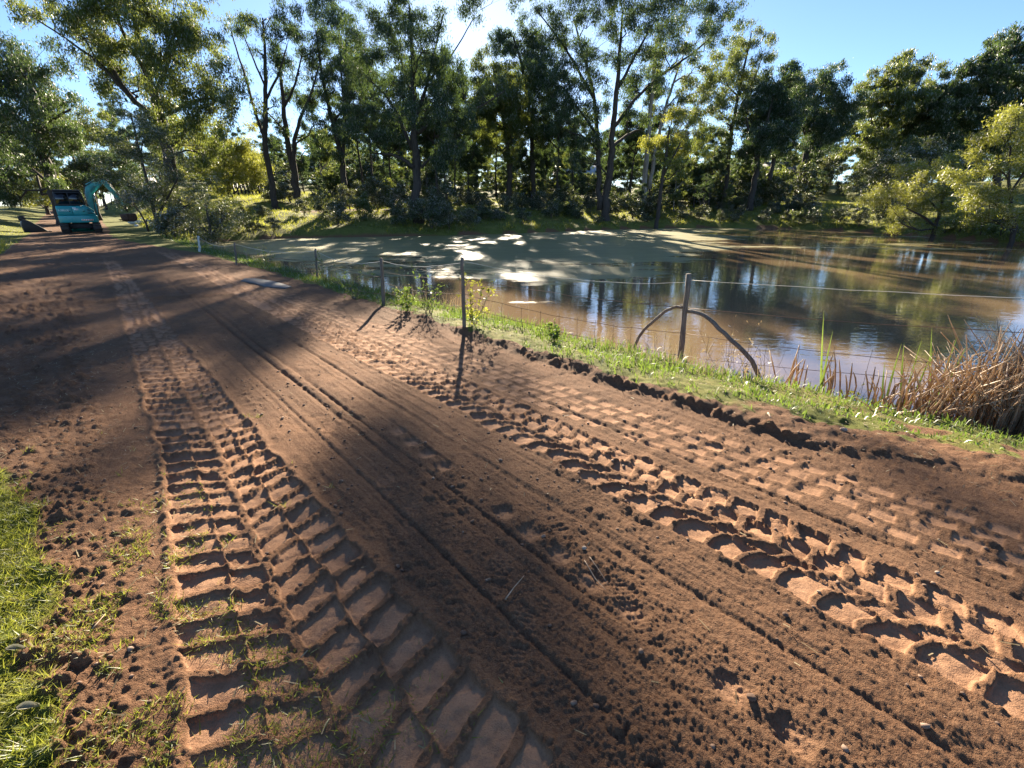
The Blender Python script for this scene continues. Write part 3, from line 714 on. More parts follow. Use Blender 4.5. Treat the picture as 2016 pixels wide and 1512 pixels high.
# -- right-hand stand
px_tree('gum_tree', 'airy pale-crowned gum standing above the dark right stand', T, 60,
    [[(1432, 345, 9), (1438, 270, 8), (1452, 190, 6), (1470, 110, 4), (1480, 60, 2)], [(1440, 250, 5), (1470, 190, 4), (1495, 130, 2)]],
    [(1478, 78, 30, 24, .6), (1440, 100, 36, 30, .7), (1500, 105, 22, 28, .6), (1455, 140, 38, 30, .7), (1490, 150, 28, 30, .6), (1420, 160, 34, 30, .5), (1465, 185, 34, 26, .6), (1410, 210, 34, 30, .35), (1440, 250, 34, 28, .45), (1410, 280, 32, 26, .35)],
    'olive', seed=21, leaf=.33, dens=.75, per=14)
px_tree('gum_tree', 'darkest round-crowned gum in the right stand', T, 56,
    [[(1487, 352, 11), (1492, 310, 10), (1505, 260, 7), (1520, 200, 4)], [(1490, 320, 7), (1475, 270, 5), (1470, 230, 3)], [(1515, 355, 8), (1525, 300, 6), (1540, 240, 3)]],
    [(1520, 178, 32, 26), (1490, 200, 34, 28), (1545, 205, 28, 28), (1515, 225, 40, 28), (1480, 240, 32, 28), (1550, 245, 30, 28), (1515, 265, 40, 26), (1480, 285, 34, 24), (1540, 290, 34, 22)], 'gum', seed=22, leaf=.32, dens=1.0, per=16)
px_tree('gum_tree', 'tall gum with pointed top left of the blue sky notch', T, 63,
    [[(1580, 345, 12), (1590, 290, 10), (1600, 240, 8), (1615, 190, 5), (1622, 160, 3)], [(1592, 285, 6), (1575, 230, 4), (1562, 170, 3)], [(1600, 245, 5), (1640, 215, 4), (1655, 190, 2)]],
    [(1562, 148, 24, 22, .9), (1555, 180, 28, 26), (1615, 168, 36, 22), (1650, 185, 28, 26), (1590, 205, 38, 28), (1640, 220, 38, 28), (1665, 235, 24, 26, .9), (1600, 250, 40, 24), (1565, 225, 30, 26), (1640, 265, 34, 22, .9), (1600, 290, 30, 18, .7)], 'gum', seed=23, leaf=.34, dens=.95, per=15)
px_tree('gum_tree', 'high domed gum just right of the blue sky notch', T, 68,
    [[(1735, 360, 11), (1745, 300, 9), (1755, 240, 7), (1775, 180, 4)], [(1748, 290, 6), (1715, 240, 4)]],
    [(1790, 140, 34, 22), (1755, 165, 36, 26), (1810, 165, 36, 26), (1725, 195, 34, 24), (1775, 200, 44, 28), (1705, 220, 26, 26), (1740, 240, 44, 28), (1800, 235, 40, 28), (1710, 270, 38, 28), (1765, 280, 42, 28), (1720, 315, 40, 24, .8)], 'olive', seed=24, leaf=.42, dens=.6, per=15)
px_tree('gum_tree', 'broad grey-green gum in the middle of the right skyline', T, 66,
    [[(1850, 365, 11), (1855, 300, 9), (1862, 240, 6), (1870, 190, 3)], [(1855, 290, 5), (1890, 240, 3)]],
    [(1850, 185, 40, 22), (1890, 172, 40, 24), (1840, 220, 44, 28), (1890, 215, 44, 30), (1830, 265, 44, 28), (1885, 265, 44, 30), (1840, 310, 44, 26), (1895, 310, 40, 26)], 'gum', seed=25, leaf=.42, dens=.6, per=15)
px_tree('gum_tree', 'tallest gum at the right edge of the skyline', T, 64,
    [[(1960, 370, 12), (1968, 300, 10), (1975, 220, 7), (1985, 140, 3)], [(1970, 280, 6), (2010, 220, 4)]],
    [(1985, 105, 34, 26), (2020, 90, 40, 34), (1950, 135, 38, 24), (1995, 150, 46, 30), (1940, 180, 40, 28), (1990, 200, 48, 30), (1945, 230, 40, 28), (2010, 245, 46, 30), (1950, 280, 42, 28), (2000, 300, 46, 30), (2060, 160, 50, 50), (2060, 260, 50, 50)], 'gum', seed=26, leaf=.42, dens=.6, per=15)
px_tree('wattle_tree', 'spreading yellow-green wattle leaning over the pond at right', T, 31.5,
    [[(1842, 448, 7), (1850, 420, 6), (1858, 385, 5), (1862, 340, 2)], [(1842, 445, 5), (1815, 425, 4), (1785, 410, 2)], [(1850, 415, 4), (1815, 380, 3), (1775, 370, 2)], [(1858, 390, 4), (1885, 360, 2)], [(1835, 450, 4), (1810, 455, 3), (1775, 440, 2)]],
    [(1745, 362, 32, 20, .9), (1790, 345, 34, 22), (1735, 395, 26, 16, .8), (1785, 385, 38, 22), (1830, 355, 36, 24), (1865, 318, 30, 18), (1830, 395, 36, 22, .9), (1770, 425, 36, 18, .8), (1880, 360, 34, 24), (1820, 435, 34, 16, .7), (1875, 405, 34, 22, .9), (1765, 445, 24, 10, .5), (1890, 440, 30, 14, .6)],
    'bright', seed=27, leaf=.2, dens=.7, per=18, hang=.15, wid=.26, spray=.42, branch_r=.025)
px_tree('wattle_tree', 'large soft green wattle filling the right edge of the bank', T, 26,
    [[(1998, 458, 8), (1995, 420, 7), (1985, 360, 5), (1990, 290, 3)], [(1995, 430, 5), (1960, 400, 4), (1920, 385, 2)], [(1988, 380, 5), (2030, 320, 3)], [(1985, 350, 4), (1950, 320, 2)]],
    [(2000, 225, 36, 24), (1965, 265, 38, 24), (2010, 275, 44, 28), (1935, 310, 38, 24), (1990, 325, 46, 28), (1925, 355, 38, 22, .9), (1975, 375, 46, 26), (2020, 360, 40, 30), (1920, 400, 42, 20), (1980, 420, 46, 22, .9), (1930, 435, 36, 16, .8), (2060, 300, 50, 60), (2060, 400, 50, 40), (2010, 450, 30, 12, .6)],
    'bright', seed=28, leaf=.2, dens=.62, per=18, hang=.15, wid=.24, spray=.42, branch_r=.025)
px_tree('wattle_shrub', 'dark rounded thicket shrub left of the yellow wattle at right', 'shrub', 45,
    [[(1750, 400, 7), (1755, 370, 5), (1770, 340, 3)], [(1750, 390, 5), (1720, 360, 3)]],
    [(1720, 345, 32, 22), (1765, 325, 38, 22), (1815, 315, 38, 22), (1745, 365, 38, 24), (1800, 345, 34, 22), (1720, 380, 30, 18)], 'wattle', seed=29, leaf=.3, dens=1.0, per=16, hang=.25)

# ------------------------------------------------------------------ background stand: a few gum shapes, each tree planted on its own
def copy_tree(src, loc, rz, scale, label, group):
    r = src.copy(); COL.objects.link(r)
    r.location = tuple(float(c) for c in loc); r.rotation_euler = (random.uniform(-.04, .04), random.uniform(-.04, .04), rz); r.scale = scale
    r['label'] = label; r['group'] = group
    for ch in list(src.children):
        c = ch.copy(); COL.objects.link(c); c.parent = r
    return r
def generic_gum(seed, h, leafmat, barkmat='bark', spread=1.0):
    rng = np.random.default_rng(seed)
    lean = rng.normal(size=2) * .05
    top = .9 * h
    tr = [[0, 0, -.2, .021 * h * .62]]
    for f in (.25, .5, .75, 1): tr.append([lean[0] * top * f + rng.normal() * .12, lean[1] * top * f + rng.normal() * .12, top * f, .013 * h * (1.08 - f) * .75])
    T_ = [tr]
    bl = []
    for k in range(rng.integers(3, 5)):
        f = rng.uniform(.35, .65); a = rng.uniform(0, 6.28); L = h * rng.uniform(.18, .3) * spread
        p0 = np.array([lean[0] * top * f, lean[1] * top * f, top * f])
        p2 = p0 + np.array([math.cos(a) * L * .75, math.sin(a) * L * .75, L * 1.05]); p1 = p0 * .5 + p2 * .5 + np.array([math.cos(a), math.sin(a), -.4]) * L * .12
        T_.append([[*p0, .007 * h], [*p1, .005 * h], [*p2, .0025 * h]])
        bl.append((p2, (h * .085, h * .085, h * .06), .8))
    for k in range(15):
        f = rng.uniform(.42 - .2 * (seed % 2), 1.02); a = rng.uniform(0, 6.28); R = h * .17 * spread * math.sin(min(1, (f - .1) / .6) * 1.57) * (1.15 - .5 * max(0, f - .8) * 2) * rng.uniform(.3, 1.0)
        bl.append((np.array([math.cos(a) * R, math.sin(a) * R, f * h]), (h * .08 * rng.uniform(.8, 1.25),) * 2 + (h * .055,), rng.uniform(.6, 1.0)))
    return T_, bl
BASES = []
for k, (hh, lm, bm, spd) in enumerate(((15, 'gum', 'bark', .8), (13, 'gum', 'bark', .9), (16, 'gum', 'bark', .65), (11, 'olive', 'pale_bark', .8), (12, 'gum', 'bark', 1.0), (9, 'olive', 'bark', 1.1))):
    T_, bl = generic_gum(300 + k, hh, lm, bm, spd)
    BASES.append((hh, T_, bl, lm, bm, k))
random.seed(5)
ZONES = ((0, 420, 'slender gum in the background stand behind the excavator', 'background gums behind the excavator'),
         (420, 640, 'slender gum in the background stand left of the pond', 'background gums left of the pond'),
         (640, 1010, 'slender dark gum in the stand behind the biggest trunk', 'background gums behind the biggest trunk'),
         (1010, 1420, 'slender gum in the stand behind the twin trunks', 'background gums behind the twin trunks'),
         (1420, 2400, 'slender gum in the stand beyond the right end of the pond', 'background gums beyond the right end'))
proto = {}
def bg_tree(u, Y, kind, hscale, wscale=None, rz=None):
    x = (u - 1008) / FPX * (Y / ray(1008, 380)[1]); z = Hs(x, Y)
    lab, grp = next((l, g) for a, b, l, g in ZONES if a <= u < b or b == 2400)
    hh, T_, bl, lm, bm, k = BASES[kind]
    if (420 < u < 640 and Y < 100) or (1300 < u < 1480 and 55 < Y < 100): hscale *= .62
    ws = wscale or hscale
    adj = ('tall dark', 'mid-height dark', 'narrow straight', 'pale-trunked', 'broad dark', 'olive-leaved')[kind]
    far_ = 'front' if Y < 70 else ('middle' if Y < 100 else 'rearmost')
    lab = lab.replace('slender dark', 'slender').replace('slender', adj).replace('the background stand', f'the {far_} background rows').replace('the stand', f'the {far_} rows')
    grp = f'{adj} {grp}, {far_} rows'
    rz = random.uniform(0, 6.28) if rz is None else rz
    if kind not in proto:
        o = plant_tree('gum_tree', lab, 'tree', (0, 0, 0), T_, bl, lm, bm, grp, seed=400 + k, leaf=.36, dens=.62, per=13, sides=6)
        o.location = (x, Y, z); o.rotation_euler = (0, 0, rz); o.scale = (ws, ws, hscale); proto[kind] = o
        return o
    return copy_tree(proto[kind], (x, Y, z), rz, (ws, ws, hscale), lab, grp)
rows = [(60, 640, 930, 34, 0.8), (66, 560, 1480, 52, .9), (78, 200, 1900, 62, .95), (92, 60, 2000, 62, 1.0), (108, 0, 2050, 70, 1.05)]
for Y, u0, u1, du, hs in rows:
    u = u0
    while u < u1:
        uu = u + random.uniform(-.35, .35) * du
        if 640 < uu < 800 and Y < 82 and random.random() < .55: u += du; continue
        if not (1600 < uu < 1700 and Y < 100) and not (Y < 64 and abs(uu - 822) < 12):
            bg_tree(uu, Y + random.uniform(-4, 4), random.choice([0, 0, 2, 2] if Y < 62 else [0, 0, 1, 2, 2, 3, 4, 5]), hs * random.uniform(.62, 1.0))
        u += du
for u, Y, k, hs in ((715, 52, 2, .78), (742, 50, 2, .8), (770, 54, 0, .82), (862, 50, 2, .8), (880, 53, 0, .85), (898, 56, 2, .75), (1330, 56, 3, .9), (1370, 60, 0, .8), (1400, 58, 2, .85), (1450, 62, 1, .8), (640, 58, 3, .7), (1240, 60, 2, .85), (1100, 58, 2, .85), (1130, 62, 4, .8)):
    bg_tree(u, Y, k, hs)

for Y, u0, u1, du, hs in ((135, -40, 2100, 58, 1.25), (175, -60, 2150, 60, 1.5)):
    u = u0
    while u < u1:
        bg_tree(u + random.uniform(-.35, .35) * du, Y + random.uniform(-10, 10), random.choice([1, 3, 5, 1]), hs * random.uniform(.7, 1.0), hs * 1.25); u += du
# saplings and undergrowth between the trunks
for Y, u0, u1, du, hs in ((56, 640, 1480, 46, .3), (64, 420, 1720, 34, .36), (74, 300, 1760, 32, .42), (88, 200, 1800, 34, .5), (104, 200, 1800, 38, .55)):
    u = u0
    while u < u1:
        uu = u + random.uniform(-.4, .4) * du
        if not (1610 < uu < 1690):
            o = bg_tree(uu, Y + random.uniform(-5, 5), random.choice([1, 1, 4, 4, 4, 5]), hs * random.uniform(.6, 1.1), hs * random.uniform(.8, 1.3))
            o.name = 'gum_sapling'; o['label'] = o['label'].replace(' gum in', ' sapling in').replace('tall dark ', 'small dark '); o['group'] = o['group'].replace('gums', 'saplings')
        u += du

# ------------------------------------------------------------------ shrubs on the far bank
def make_shrub(seed, leafmat, h=1.6):
    rng = np.random.default_rng(seed)
    TR, BL = [], []
    for k in range(4):
        a = rng.uniform(0, 6.28); R = h * rng.uniform(.1, .4)
        e = np.array([math.cos(a) * R, math.sin(a) * R, h * rng.uniform(.55, .95)])
        TR.append([[0, 0, -.1, .025], [e[0] * .4, e[1] * .4, e[2] * .5, .018], [*e, .006]])
        BL.append((e, (h * .26, h * .26, h * .2), 1.0))
    for k in range(5):
        a = rng.uniform(0, 6.28); R = h * rng.uniform(.2, .5)
        BL.append((np.array([math.cos(a) * R, math.sin(a) * R, h * rng.uniform(.2, .6)]), (h * .24, h * .24, h * .18), .9))
    return TR, BL
SH = []
for k, lm in enumerate(('shrub', 'wattle', 'olive', 'bright', 'shrub')):
    SH.append((make_shrub(500 + k, lm), lm))
sproto = {}
SZ = ((0, 640, 'leafy green shrub on the sunlit slope left of the pond', 'shrubs on the left slope'), (640, 900, 'grey-green shrub around the foot of the biggest trunk', 'shrubs by the biggest trunk'),
      (900, 1170, 'low bush on the bank between the biggest and the twin trunks', 'bushes at bank centre'), (1170, 1400, 'bush on the bank around the twin and pale trunks', 'bushes by the twin trunks'),
      (1400, 1700, 'dense dark bush under the right stand', 'bushes under the right stand'), (1700, 2500, 'low shrub on the shore under the right wattles', 'shrubs under the right wattles'))
def shrub(u, v, kind, sc_, lab=None, dy=0):
    p = hit(u, v, 26, 120)
    l, g = next((l, g) for a, b, l, g in SZ if a <= u < b)
    sz = 'knee-high' if sc_ < .85 else ('waist-high' if sc_ < 1.25 else 'head-high')
    ad = ('grey-green', 'dark green', 'olive', 'yellow-green', 'grey-green')[kind]
    for w_ in ('leafy green ', 'grey-green ', 'low ', 'dense dark '): l = l.replace(w_, '')
    l = f'{sz} {ad} {l}'; g = f'{sz} {ad} {g}'
    if lab: l, g = lab, None
    (TR, BL), lm = SH[kind]
    rz = random.uniform(0, 6.28)
    if kind not in sproto:
        o = plant_tree('bank_shrub', l, 'shrub', (0, 0, 0), TR, BL, lm, 'twig', g, seed=600 + kind, leaf=.17, dens=.5, per=13, hang=.1, wid=.45, spray=.28, branch_r=.012)
        o.location = tuple(p); o.scale = (sc_,) * 3; sproto[kind] = o
    else:
        o = copy_tree(sproto[kind], p, rz, (sc_ * random.uniform(.9, 1.3), sc_ * random.uniform(.9, 1.3), sc_), l, g or '')
    if lab and 'group' in o: del o['group']
    return o
for u, v, k, s_ in ((600, 425, 0, .7), (640, 430, 1, 1.0), (665, 445, 0, .9), (690, 415, 0, 1.1), (720, 430, 2, 1.1), (745, 415, 0, 1.4), (765, 400, 2, 1.3), (780, 425, 0, 1.3), (715, 395, 1, 1.0), (795, 445, 1, 1.0), (850, 450, 1, 1.1), (868, 435, 1, 1.5), (885, 450, 0, 1.0), (855, 405, 0, 1.1), (875, 395, 2, 1.2), (640, 395, 2, .8), (660, 385, 2, .9), (555, 392, 3, .6),
                    (930, 385, 0, 1.1), (955, 375, 2, 1.2), (985, 380, 0, 1.2), (1010, 375, 2, 1.2), (1040, 385, 0, 1.2), (1065, 375, 2, 1.1), (1090, 395, 0, 1.2), (1110, 410, 1, 1.2), (1060, 415, 1, 1.0), (1130, 425, 1, 1.0), (1000, 420, 1, .8), (950, 430, 1, .8), (1150, 390, 0, 1.2), (1085, 430, 1, .8), (925, 445, 0, .7), (1030, 440, 1, .7),
                    (1215, 425, 1, 1.2), (1245, 430, 1, 1.3), (1225, 400, 0, 1.1), (1250, 410, 3, .9), (1275, 420, 0, .9), (1320, 405, 0, 1.2), (1360, 400, 1, 1.3), (1385, 385, 0, 1.4), (1300, 430, 3, .6),
                    (1410, 400, 1, 1.6), (1440, 395, 1, 1.8), (1470, 405, 1, 1.6), (1500, 400, 1, 1.9), (1530, 405, 1, 1.7), (1565, 390, 2, 1.7), (1590, 395, 2, 1.6), (1610, 385, 3, 1.5), (1560, 370, 3, 1.4), (1625, 365, 2, 1.6), (1660, 385, 1, 1.4), (1690, 400, 0, 1.0), (1450, 430, 0, .7), (1500, 438, 0, .7), (1420, 436, 1, .6), (1550, 436, 0, .6), (1600, 440, 1, .7), (1650, 440, 1, .7), (1690, 446, 1, .8),
                    (1730, 440, 1, .9), (1765, 455, 2, .7), (1890, 455, 3, .7), (1930, 462, 3, .7), (1970, 462, 2, .8), (1860, 460, 3, .6), (2010, 470, 3, .8),
                    (470, 455, 1, .7), (500, 462, 1, .6), (455, 440, 3, .8), (435, 460, 0, .9), (540, 458, 0, .5), (330, 475, 0, .6), (480, 430, 3, .5)):
    shrub(u, v, k, s_)
def shrub_at(x, Y, kind, sc_):
    u = 1008 + FPX * x / (Y * ray(1008, 400)[1]) if False else 1008 + FPX * x / (Y * cp + .5 * sp)
    p = np.array([x, Y, Hs(x, Y)])
    l, g = next(((l, g) for a, b, l, g in SZ if a <= u < b), (None, None))
    if l is None: return
    sz = 'knee-high' if sc_ < .85 else ('waist-high' if sc_ < 1.3 else 'tall thicket-forming'); ad = ('grey-green', 'dark green', 'olive', 'yellow-green', 'grey-green')[kind]
    for w_ in ('leafy green ', 'grey-green ', 'low ', 'dense dark '): l = l.replace(w_, '')
    copy_tree(sproto[kind], p, random.uniform(0, 6.28), (sc_ * random.uniform(.9, 1.6), sc_ * random.uniform(.9, 1.6), sc_ * random.uniform(.7, 1.1)), f'{sz} {ad} {l}', f'{sz} {ad} {g}')
kk = 0
while kk < 130:
    x_, y_ = random.uniform(-24, 34), random.uniform(34, 66); dd = float(pond_dist(np.array([x_]), np.array([y_]))[0])
    if dd < .8 or dd > 24 or (x_ < -9 and y_ < 47 and random.random() < .8): continue
    shrub_at(x_, y_, random.choice([0, 0, 1, 1, 2]), random.uniform(.3, .95)); kk += 1
for k in range(48):
    y_ = random.uniform(58, 100); u_ = random.uniform(380, 1760)
    if 1610 < u_ < 1690: continue
    shrub_at((u_ - 1008) / FPX * y_ * .95, y_, random.choice([1, 1, 0, 2]), random.uniform(1.5, 2.8))
shrub(1338, 398, 3, 1.25, 'small pale silvery young tree standing alone right of the pale trunk')
shrub(350, 492, 0, .85, 'grey-green tussock bush at the road edge by the first fence post')

# ------------------------------------------------------------------ grass
def blades(x, y, z, h, w, lean, rng, fine=True):
    """each blade a bent tapering strip (or one leaning spike where it is far away)"""
    n = len(x); a = rng.uniform(0, 2 * math.pi, n); b = rng.uniform(0, 2 * math.pi, n)
    sx, sy = np.cos(a) * w * .5, np.sin(a) * w * .5
    lx, ly = np.cos(b) * lean * h, np.sin(b) * lean * h
    P0 = np.stack([x - sx, y - sy, z], 1); P1 = np.stack([x + sx, y + sy, z], 1)
    tip = np.stack([x + lx, y + ly, z + h * (1 - .35 * np.minimum(lean, 1.2))], 1)
    if not fine:
        V = np.stack([P0, P1, tip], 1).reshape(-1, 3); return V, np.arange(n * 3).reshape(-1, 3)
    m = np.stack([x + lx * .4, y + ly * .4, z + h * .6], 1); sd = np.stack([sx, sy, 0 * sx], 1) * .75
    V = np.stack([P0, P1, m - sd, m + sd, tip], 1).reshape(-1, 3)
    k = np.arange(n) * 5
    Tr = np.concatenate([np.stack([k, k + 1, k + 3], 1), np.stack([k, k + 3, k + 2], 1), np.stack([k + 2, k + 3, k + 4], 1)])
    return V, Tr
def grass_object(name, label, x, y, z, h, w, lean, mat_, seed, fine=True):
    V, Tr = blades(x, y, z, h, w, lean, np.random.default_rng(seed), fine)
    return tag(obj(name, mesh_np(name, V, Tr, None, False, [mat_])), label, 'grass', kind='stuff')
rg = np.random.default_rng(77)
def scatter_st(n, s0, s1, t0, t1):
    s, t = rg.uniform(s0, s1, n), rg.uniform(t0, t1, n); x, y = from_st(s, t); return x, y
# foreground left: thick turf, then torn tufts over the soil
x, y = scatter_st(240000, .2, 4.6, -2.0, .75)
G = surface(x, y)
clump = vn(x * 7, y * 7, 201) * .6 + vn(x * 19, y * 19, 202) * .4
turf = (G['dirt'] + 1.1 * (clump - .5) + .25 * (rg.random(len(x)) - .5) < .5)
torn = ~turf & (clump > .54 - .05 * sstep(2.5, 1.0, G['s'])) & (G['s'] < 3.1) & (G['t'] < .18 + .5 * sstep(1.6, .9, G['s']))
torn &= rg.random(len(x)) < sstep(.65, -.4, G['t']) * .85 * sstep(3.4, 2.2, G['s'])
k = turf | torn
x, y, z, t_ = x[k], y[k], G['z'][k], turf[k]
h = np.where(t_, rg.uniform(.02, .055, len(x)), rg.uniform(.012, .04, len(x)))
grass_object('foreground_grass', 'short bright turf and torn tufts at the bottom left corner', x, y, z - .005, h, rg.uniform(.0035, .0065, len(x)), rg.uniform(.3, 1.5, len(x)), M['turf'], 1, False)
# verge between the road and the pond
x, y = scatter_st(90000, -6, 34, 3.2, 6.4)
sw = np.random.default_rng(3).random(len(x))
G = surface(x, y); R = G['R']
dn = sstep(.35, .6, vn(x * 2.2, y * 2.2, 211) * .6 + vn(x * 7, y * 7, 212) * .4 + .25 * sstep(1.4, .2, G['d']))
k = (G['dirt'] < .4) & (G['d'] > -.25) & (sw < (.35 + .65 * dn) * (.08 + .92 * sstep(.1, .6, G['t'] - lip_t(G['s']) + .5 * (dn - .5))) * np.clip(1.3 - R / 26, .25, 1))
x, y, d_, R, dn, s_ = x[k], y[k], G['d'][k], R[k], dn[k], G['s'][k]; z = G['z'][k]
h = (.035 + .09 * dn * rg.random(len(x)) + .12 * sstep(.9, .1, d_) * rg.random(len(x)) * dn) * (1 + .012 * R) * (.55 + .45 * sstep(0, 3, s_))
grass_object('verge_grass', 'green and straw grass strip between the road and the pond', x, y, z - .01, h, rg.uniform(.005, .011, len(x)) * (1 + R * .05), rg.uniform(.15, .9, len(x)), M['green_grass'], 2)
# dry stems standing along the water's edge
x, y = scatter_st(9000, 1.5, 32, 4.0, 6.2)
G = surface(x, y); k = (G['d'] > -.3) & (G['d'] < .75) & (vn(x * 1.6, y * 1.6, 221) > .42)
x, y, z, R = x[k], y[k], G['z'][k], G['R'][k]
tag(grass_object('dry_grass', 'brown dry stalks along the near waterline', x, y, z - .01, rg.uniform(.2, .55, len(x)) * (.5 + .5 * rg.random(len(x))), .0035 * (1 + R * .07), rg.uniform(.05, .7, len(x)), M['straw'], 3), kind='stuff')
# far bank and left slope
n = 150000
x, y = rg.uniform(-40, 40, n), rg.uniform(24, 66, n)
G = surface(x, y); k = (G['d'] > .2) & (G['dirt'] < .4) & (G['t'] > 3.6) & (vn(x * .5, y * .5, 231) * .6 + vn(x * 1.7, y * 1.7, 232) * .4 > .40)
x, y, z, d_ = x[k], y[k], G['z'][k], G['d'][k]
grass_object('bank_grass', 'rough grass on the far bank under the trees', x, y, z - .02, rg.uniform(.10, .42, len(x)) * (.6 + .8 * vn(x * .7, y * .7, 233)) * (1 + .6 * sstep(1.5, .2, d_)), rg.uniform(.025, .05, len(x)), rg.uniform(.2, 1.0, len(x)), M['grass'], 4, False)
# tall grass left of the road
x, y = scatter_st(40000, 10, 50, -9, -2.0)
G = surface(x, y); k = (G['dirt'] < .4) & (rg.random(len(x)) < .25 + .75 * sstep(32, 14, G['s']))
x, y, z, s_ = x[k], y[k], G['z'][k], G['s'][k]
grass_object('roadside_grass', 'tall seeding grass on the left side of the road', x, y, z - .02, rg.uniform(.1, .75, len(x)) * sstep(36, 22, s_) + .1, rg.uniform(.012, .03, len(x)), rg.uniform(.2, .9, len(x)), M['grass'], 5, False)

# ------------------------------------------------------------------ farm fence
M['post'] = bark_mat('weathered_post', (.09, .075, .062), (.27, .235, .2), 4)
M['white_post'] = simple('flaking_white_paint', (.62, .6, .56), .7, 0, .2, 20)
M['wire'] = simple('rusty_wire', (.13, .075, .05), .6, .4)
M['rope'] = simple('white_electric_tape', (.72, .68, .58), .6)
def surf_pt(u, v, **k):
    p = hit(u, v, **k); p[2] = surface(np.array([p[0]]), np.array([p[1]]))['z'][0]; return p
fence = tag(empty('farm_fence', surf_pt(1343, 705)), 'weathered post and wire fence along the near side of the pond', 'fence')
F0 = np.array(fence.location)
def fpost(ub, vb, ut, vt, w, m_, lab=None):
    b = surf_pt(ub, vb); t = at_y(ut, vt, b[1]); r = w * .4 * b[1] / ray(ub, vb)[1] / FPX
    q = np.linspace(0, 1, 9)[:, None]; P = (b - np.array([0, 0, .25])) * (1 - q) + t * q
    rr = np.random.default_rng(int(ub)); P[1:-1] += rr.normal(size=(7, 3)) * r * .18
    m = MB(); m.tube(P - F0, r * (1.1 - .2 * q[:, 0]) * rr.uniform(.93, 1.07, 9), 10)
    o = m.build('post', m_, fence, True)
    if lab: o['label'] = lab
    return b, t, r
posts = [fpost(391, 496, 391, 465, 5, M['white_post'], 'short white painted post at the far end'), fpost(464, 522, 462, 478, 4.5, M['post']), fpost(623, 552, 621, 490, 5, M['post']),
         fpost(755, 602, 750, 508, 8.5, M['post']), fpost(914, 652, 910, 507, 9, M['post']), fpost(1343, 706, 1356, 539, 13, M['post'], 'stout strainer post with two curved stays')]
ex = np.array([6.9, 2.8, -.12])
m = MB(); m.tube(np.array([ex - [0, 0, .9], ex + [0, 0, .5], ex + [.02, 0, 1.15]]) - F0, .05, 9); m.build('post', M['post'], fence, True)
posts.append((ex, ex + np.array([0.02, 0, 1.15]), .05))
def wire(a, b, sag, rad, m_, name='wire', n=14, jit=0.0, sd=0):
    q = np.linspace(0, 1, n)[:, None]; P = a * (1 - q) + b * q
    P[:, 2] -= sag * 4 * q[:, 0] * (1 - q[:, 0])
    if jit: P[1:-1] += np.random.default_rng(sd).normal(size=(n - 2, 3)) * jit
    mm = MB(); mm.tube(P - F0, rad, 4); return mm.build(name, m_, fence, True)
def on(p, f): return p[0] * (1 - f) + p[1] * f
for i in range(len(posts) - 1):
    a, b = posts[i], posts[i + 1]; L = np.linalg.norm(a[0] - b[0])
    near = i >= 3
    wire(on(a, .95), on(b, .93), .03 * L if i < 5 else .04, .003 if near else .0042, M['rope'], 'rope', jit=.004, sd=i)
    for k, f in enumerate((.72, .5, .3, .12) if near else (.6, .25)):
        wire(on(a, f), on(b, f), .012 * L * (1 + k % 2), .0034 if near else .0045, M['wire'], jit=.006, sd=i * 9 + k)
# netting droppers between the last posts
for a, b, n in ((posts[4], posts[5], 12), (posts[5], posts[6], 16)):
    for k in range(1, n):
        f = k / n; lo = on(a, .12) * (1 - f) + on(b, .12) * f; hi = on(a, .5) * (1 - f) + on(b, .5) * f
        wire(lo - [0, 0, .04], hi - [0, 0, .04], 0, .0024, M['wire'], 'dropper', 4, .008, k)
def stay(pts, w0, w1):
    p5 = posts[5]
    P = []
    n = len(pts); e = surf_pt(*pts[-1]); y0 = p5[0][1]
    for i, (u, v) in enumerate(pts): P.append(at_y(u, v, y0 + (e[1] - y0) * i / (n - 1)))
    P[-1] = e - np.array([0, 0, .05])
    P = np.array(P); q = np.linspace(0, n - 1, 16); D = np.stack([np.interp(q, np.arange(n), P[:, c]) for c in range(3)], 1)
    D[1:-1] = D[1:-1] * .5 + (D[:-2] + D[2:]) * .25
    D[1:-1] += np.random.default_rng(n).normal(size=(14, 3)) * .004
    mm = MB(); mm.tube(D - F0, np.linspace(w0, w1, 16), 9); mm.build('stay', M['post'], fence, True)
stay([(1347, 604), (1326, 605), (1310, 612), (1284, 635), (1258, 659), (1232, 682)], .022, .024)
stay([(1352, 612), (1378, 615), (1397, 628), (1420, 650), (1452, 680), (1490, 714), (1528, 748)], .026, .031)

